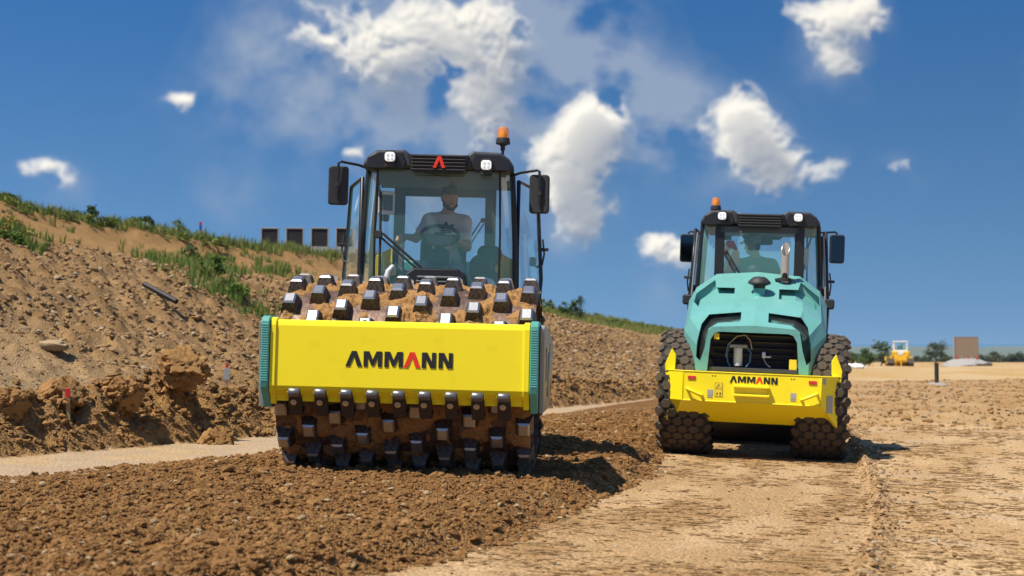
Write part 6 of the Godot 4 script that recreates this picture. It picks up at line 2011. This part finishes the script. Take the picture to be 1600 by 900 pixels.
func make_dozer() -> void:
	var x := 41.0
	var d := 149.0
	var o := thing("bulldozer", "distant yellow bulldozer with a white cab on the field, right background", "bulldozer", Transform3D(Basis(Vector3.UP, deg_to_rad(-12)).scaled_local(V(1.2, 1.0, 1.0)), V(x, gy(x, d), -d)))
	for s in [-1, 1]:
		var tr := []
		for k in 24:
			var a := TAU * k / 24
			tr.append(V(s * 0.82, 0.48 + 0.44 * sin(a), 1.25 * sign(cos(a)) * (1.0 if absf(cos(a)) > 0.3 else absf(cos(a)) / 0.3) + 0.42 * cos(a)))
		var poly := PackedVector2Array()
		for p in tr:
			poly.append(Vector2(p.z, p.y))
		var turn := Transform3D(Basis(V(0, 0, 1), V(0, 1, 0), V(-1, 0, 0)), Vector3.ZERO)
		var track := part(o, "track", MB.new().at(turn).prism(poly, -s * 0.82 - 0.27, -s * 0.82 + 0.27, 0.02), M["dusty rubber"])
		for k in 10:
			part(track, "shoe", MB.new().box(V(s * 0.82, 0.15 + k * 0.075, 1.70 - 0.06 * absf(k - 4.5) ), V(0.56, 0.03, 0.06)), M["concrete"])
		part(o, "rear_tank", MB.new().box(V(s * 0.52, 1.35, 1.15), V(0.62, 0.62, 0.6), 0.14), M["dozer yellow"])
		part(o, "blade_arm", MB.new().box(V(s * 1.12, 0.5, -0.9), V(0.14, 0.25, 2.6), 0.03), M["dozer yellow"])
	part(o, "hull", MB.new().box(V(0, 0.8, 0.0), V(1.15, 0.8, 3.2), 0.08), M["dozer yellow"])
	part(o, "engine_hood", MB.new().box(V(0, 1.5, -1.0), V(0.95, 0.7, 1.5), 0.08), M["dozer yellow"])
	part(o, "rear_cover", MB.new().box(V(0, 1.45, 1.5), V(0.5, 0.4, 0.12), 0.04), M["white paint"])
	var cab := part(o, "cab", MB.new().box(V(0, 2.66, 0.55), V(1.28, 0.12, 1.4), 0.04).box(V(0, 1.62, 0.55), V(1.2, 0.3, 1.3), 0.04).box(V(-0.55, 2.15, 1.15), V(0.12, 0.95, 0.1), 0.02).box(V(0.55, 2.15, 1.15), V(0.12, 0.95, 0.1), 0.02).box(V(-0.55, 2.15, -0.05), V(0.1, 0.95, 0.1), 0.02).box(V(0.55, 2.15, -0.05), V(0.1, 0.95, 0.1), 0.02), M["white paint"])
	part(cab, "rear_window", MB.new().box(V(0, 2.2, 1.13), V(0.98, 0.8, 0.03)), M["glass"])
	part(cab, "side_window", MB.new().box(V(0.56, 2.2, 0.55), V(0.03, 0.8, 1.1)), M["glass"])
	part(cab, "side_window", MB.new().box(V(-0.56, 2.2, 0.55), V(0.03, 0.8, 1.1)), M["glass"])
	part(cab, "seat", MB.new().box(V(0, 1.95, 0.5), V(0.5, 0.6, 0.5), 0.1), M["seat cloth"])
	part(o, "blade", MB.new().at(Transform3D(Basis(V(0, 0, -1), V(0, 1, 0), V(1, 0, 0)), Vector3.ZERO)).prism(P2([2.2, 0.0, 2.32, 0.02, 2.2, 0.5, 2.28, 1.1, 2.16, 1.1, 2.06, 0.5]), -1.2, 1.2, 0.01), M["dozer yellow"])
	part(o, "ripper", MB.new().box(V(0, 0.75, 1.85), V(1.0, 0.25, 0.3), 0.04).box(V(0, 0.4, 2.0), V(0.12, 0.8, 0.2), 0.03), M["dozer yellow"])
	part(o, "exhaust", MB.new().tube([V(0.25, 1.8, -1.0), V(0.25, 2.5, -1.0)], 0.06, 8), M["dark steel"])

func make_people(cab1: Transform3D, cab2: Transform3D) -> void:
	var J := {"head": V(0.075, 2.665, -0.84), "neck": V(0.05, 2.49, -0.92), "sh_l": V(0.225, 2.415, -0.93), "sh_r": V(-0.135, 2.43, -0.95), "hip_l": V(0.10, 1.80, -1.02), "hip_r": V(-0.07, 1.80, -1.02),
		"el_l": V(0.27, 2.15, -0.82), "wr_l": V(0.17, 2.20, -0.60), "el_r": V(-0.27, 2.23, -0.80), "wr_r": V(-0.39, 2.235, -0.64),
		"kn_l": V(0.17, 1.90, -0.52), "kn_r": V(-0.15, 1.90, -0.52), "an_l": V(0.16, 1.43, -0.45), "an_r": V(-0.15, 1.43, -0.45)}
	J.hand_l = Basis(V(0.15, 0, 1).normalized(), V(-0.25, 0.25, 0.9).normalized(), V(0, -1, 0.2).normalized()).orthonormalized()
	J.hand_r = Basis(V(0.9, 0, 0.4).normalized(), V(-0.45, -0.15, 0.9).normalized(), V(0.1, -1, 0).normalized()).orthonormalized()
	var p := person("person in a white T-shirt at the wheel of the padfoot roller, looking aside", cab1, J, Basis(Vector3.UP, 0.35) * Basis(Vector3.RIGHT, 0.2), {"top": "white cotton", "legs": "denim", "sleeve": 0.62})
	# three-leaved print with stripes on the chest
	for k in [-1, 0, 1]:
		var leaf := PackedVector2Array()
		for i in 12:
			var t := i / 11.0
			leaf.append(Vector2(0.026 * sin(t * PI) * (1.0 - 0.3 * t), t * 0.085))
		for i in range(10, 0, -1):
			var t := i / 11.0
			leaf.append(Vector2(-0.026 * sin(t * PI) * (1.0 - 0.3 * t), t * 0.085))
		part(p, "print_leaf", MB.new().prism(leaf, 0.0, 0.003), M["text black"], T(V(0.045 + k * 0.014, 2.335, -0.785), -8, 0, -k * 55.0))
	for k in 2:
		part(p, "print_stripe", MB.new().box(V(0, 0, 0), V(0.12, 0.008, 0.003)), M["text black"], T(V(0.045, 2.315 - k * 0.016, -0.783), -8))
	J = {"head": V(0.10, 2.64, -0.86), "neck": V(0.06, 2.46, -0.90), "sh_l": V(0.24, 2.37, -0.9), "sh_r": V(-0.15, 2.38, -0.9), "hip_l": V(0.10, 1.80, -1.02), "hip_r": V(-0.10, 1.80, -1.02),
		"el_l": V(0.33, 2.12, -0.80), "wr_l": V(0.18, 2.21, -0.60), "el_r": V(-0.33, 2.12, -0.78), "wr_r": V(-0.18, 2.21, -0.60),
		"kn_l": V(0.17, 1.90, -0.52), "kn_r": V(-0.15, 1.90, -0.52), "an_l": V(0.16, 1.43, -0.45), "an_r": V(-0.15, 1.43, -0.45)}
	J.hand_l = Basis(V(0.15, 0, 1).normalized(), V(-0.25, 0.25, 0.9).normalized(), V(0, -1, 0.2).normalized()).orthonormalized()
	J.hand_r = Basis(V(0.15, 0, -1).normalized(), V(0.25, 0.25, 0.9).normalized(), V(0, -1, 0.2).normalized()).orthonormalized()
	person("person in dark clothes and a khaki cap driving the roller seen from behind", cab2, J, Basis(Vector3.UP, 1.15) * Basis(Vector3.RIGHT, 0.1), {"top": "dark cotton", "legs": "dark cotton", "sleeve": 1.0, "cap": "khaki cotton"})
	# a jacket and a bag beside the first driver, a striped vest in the second cab
	var jk := part(self, "jacket", nets([[V(0.42, 1.95, -0.75), 0.12, V(0.52, 2.05, -0.95), 0.10], [V(0.38, 1.9, -0.6), 0.07, V(0.5, 1.92, -0.55), 0.06], [V(0.55, 2.1, -1.05), 0.09, V(0.45, 2.12, -1.15), 0.08]], 0.015, 0.02), M["dark cotton"], cab1)
	tag(jk, "dark jacket bundled beside the driver of the padfoot roller", "jacket")
	var bg := part(self, "bag", nets([[V(0.45, 1.72, -0.38), 0.09, V(0.5, 1.72, -0.42), 0.09], [V(0.36, 1.68, -0.3), 0.02, V(0.56, 1.68, -0.3), 0.02]], 0.012, 0.01), M["pale plastic"], cab1)
	tag(bg, "pale bag lying low at the right inside the padfoot roller's cab", "bag")
	var vest := thing("safety_vest", "red vest with pale stripes hanging inside the rear window of the second roller", "vest", cab2 * T(V(0.37, 0, -1.28)))
	var pts := [[0.0, 2.66, 0.04], [0.01, 2.60, 0.08], [-0.02, 2.5, 0.10], [-0.03, 2.38, 0.09], [0.02, 2.25, 0.07], [-0.03, 2.1, 0.10], [-0.03, 1.95, 0.11]]
	for i in pts.size() - 1:
		var q0: Array = pts[i]
		var q1: Array = pts[i + 1]
		part(vest, "cloth", MB.new().prism(P2([q0[0] - q0[2], q0[1], q0[0] + q0[2], q0[1], q1[0] + q1[2], q1[1], q1[0] - q1[2], q1[1]]), -0.02, 0.02, 0.004), M["vest red"])
	for q in [[0.03, 2.42, 0.35], [-0.03, 2.12, 0.3]]:
		part(vest, "stripe", MB.new().box(V(q[0], q[1], -0.023), V(0.05, 0.30, 0.006), 0.001, Basis(Vector3.BACK, q[2])), M["vest white"])

func _ready() -> void:
	rng.seed = 42
	make_materials()
	setup_view()
	make_terrain()
	var cab1 := make_padfoot()
	var cab2 := make_second_roller()
	print("rollers ", Time.get_ticks_msec())
	make_people(cab1, cab2)
	print("people ", Time.get_ticks_msec())
	make_site()
	scatter_earth()
	grow_green()
	print("all ", Time.get_ticks_msec())
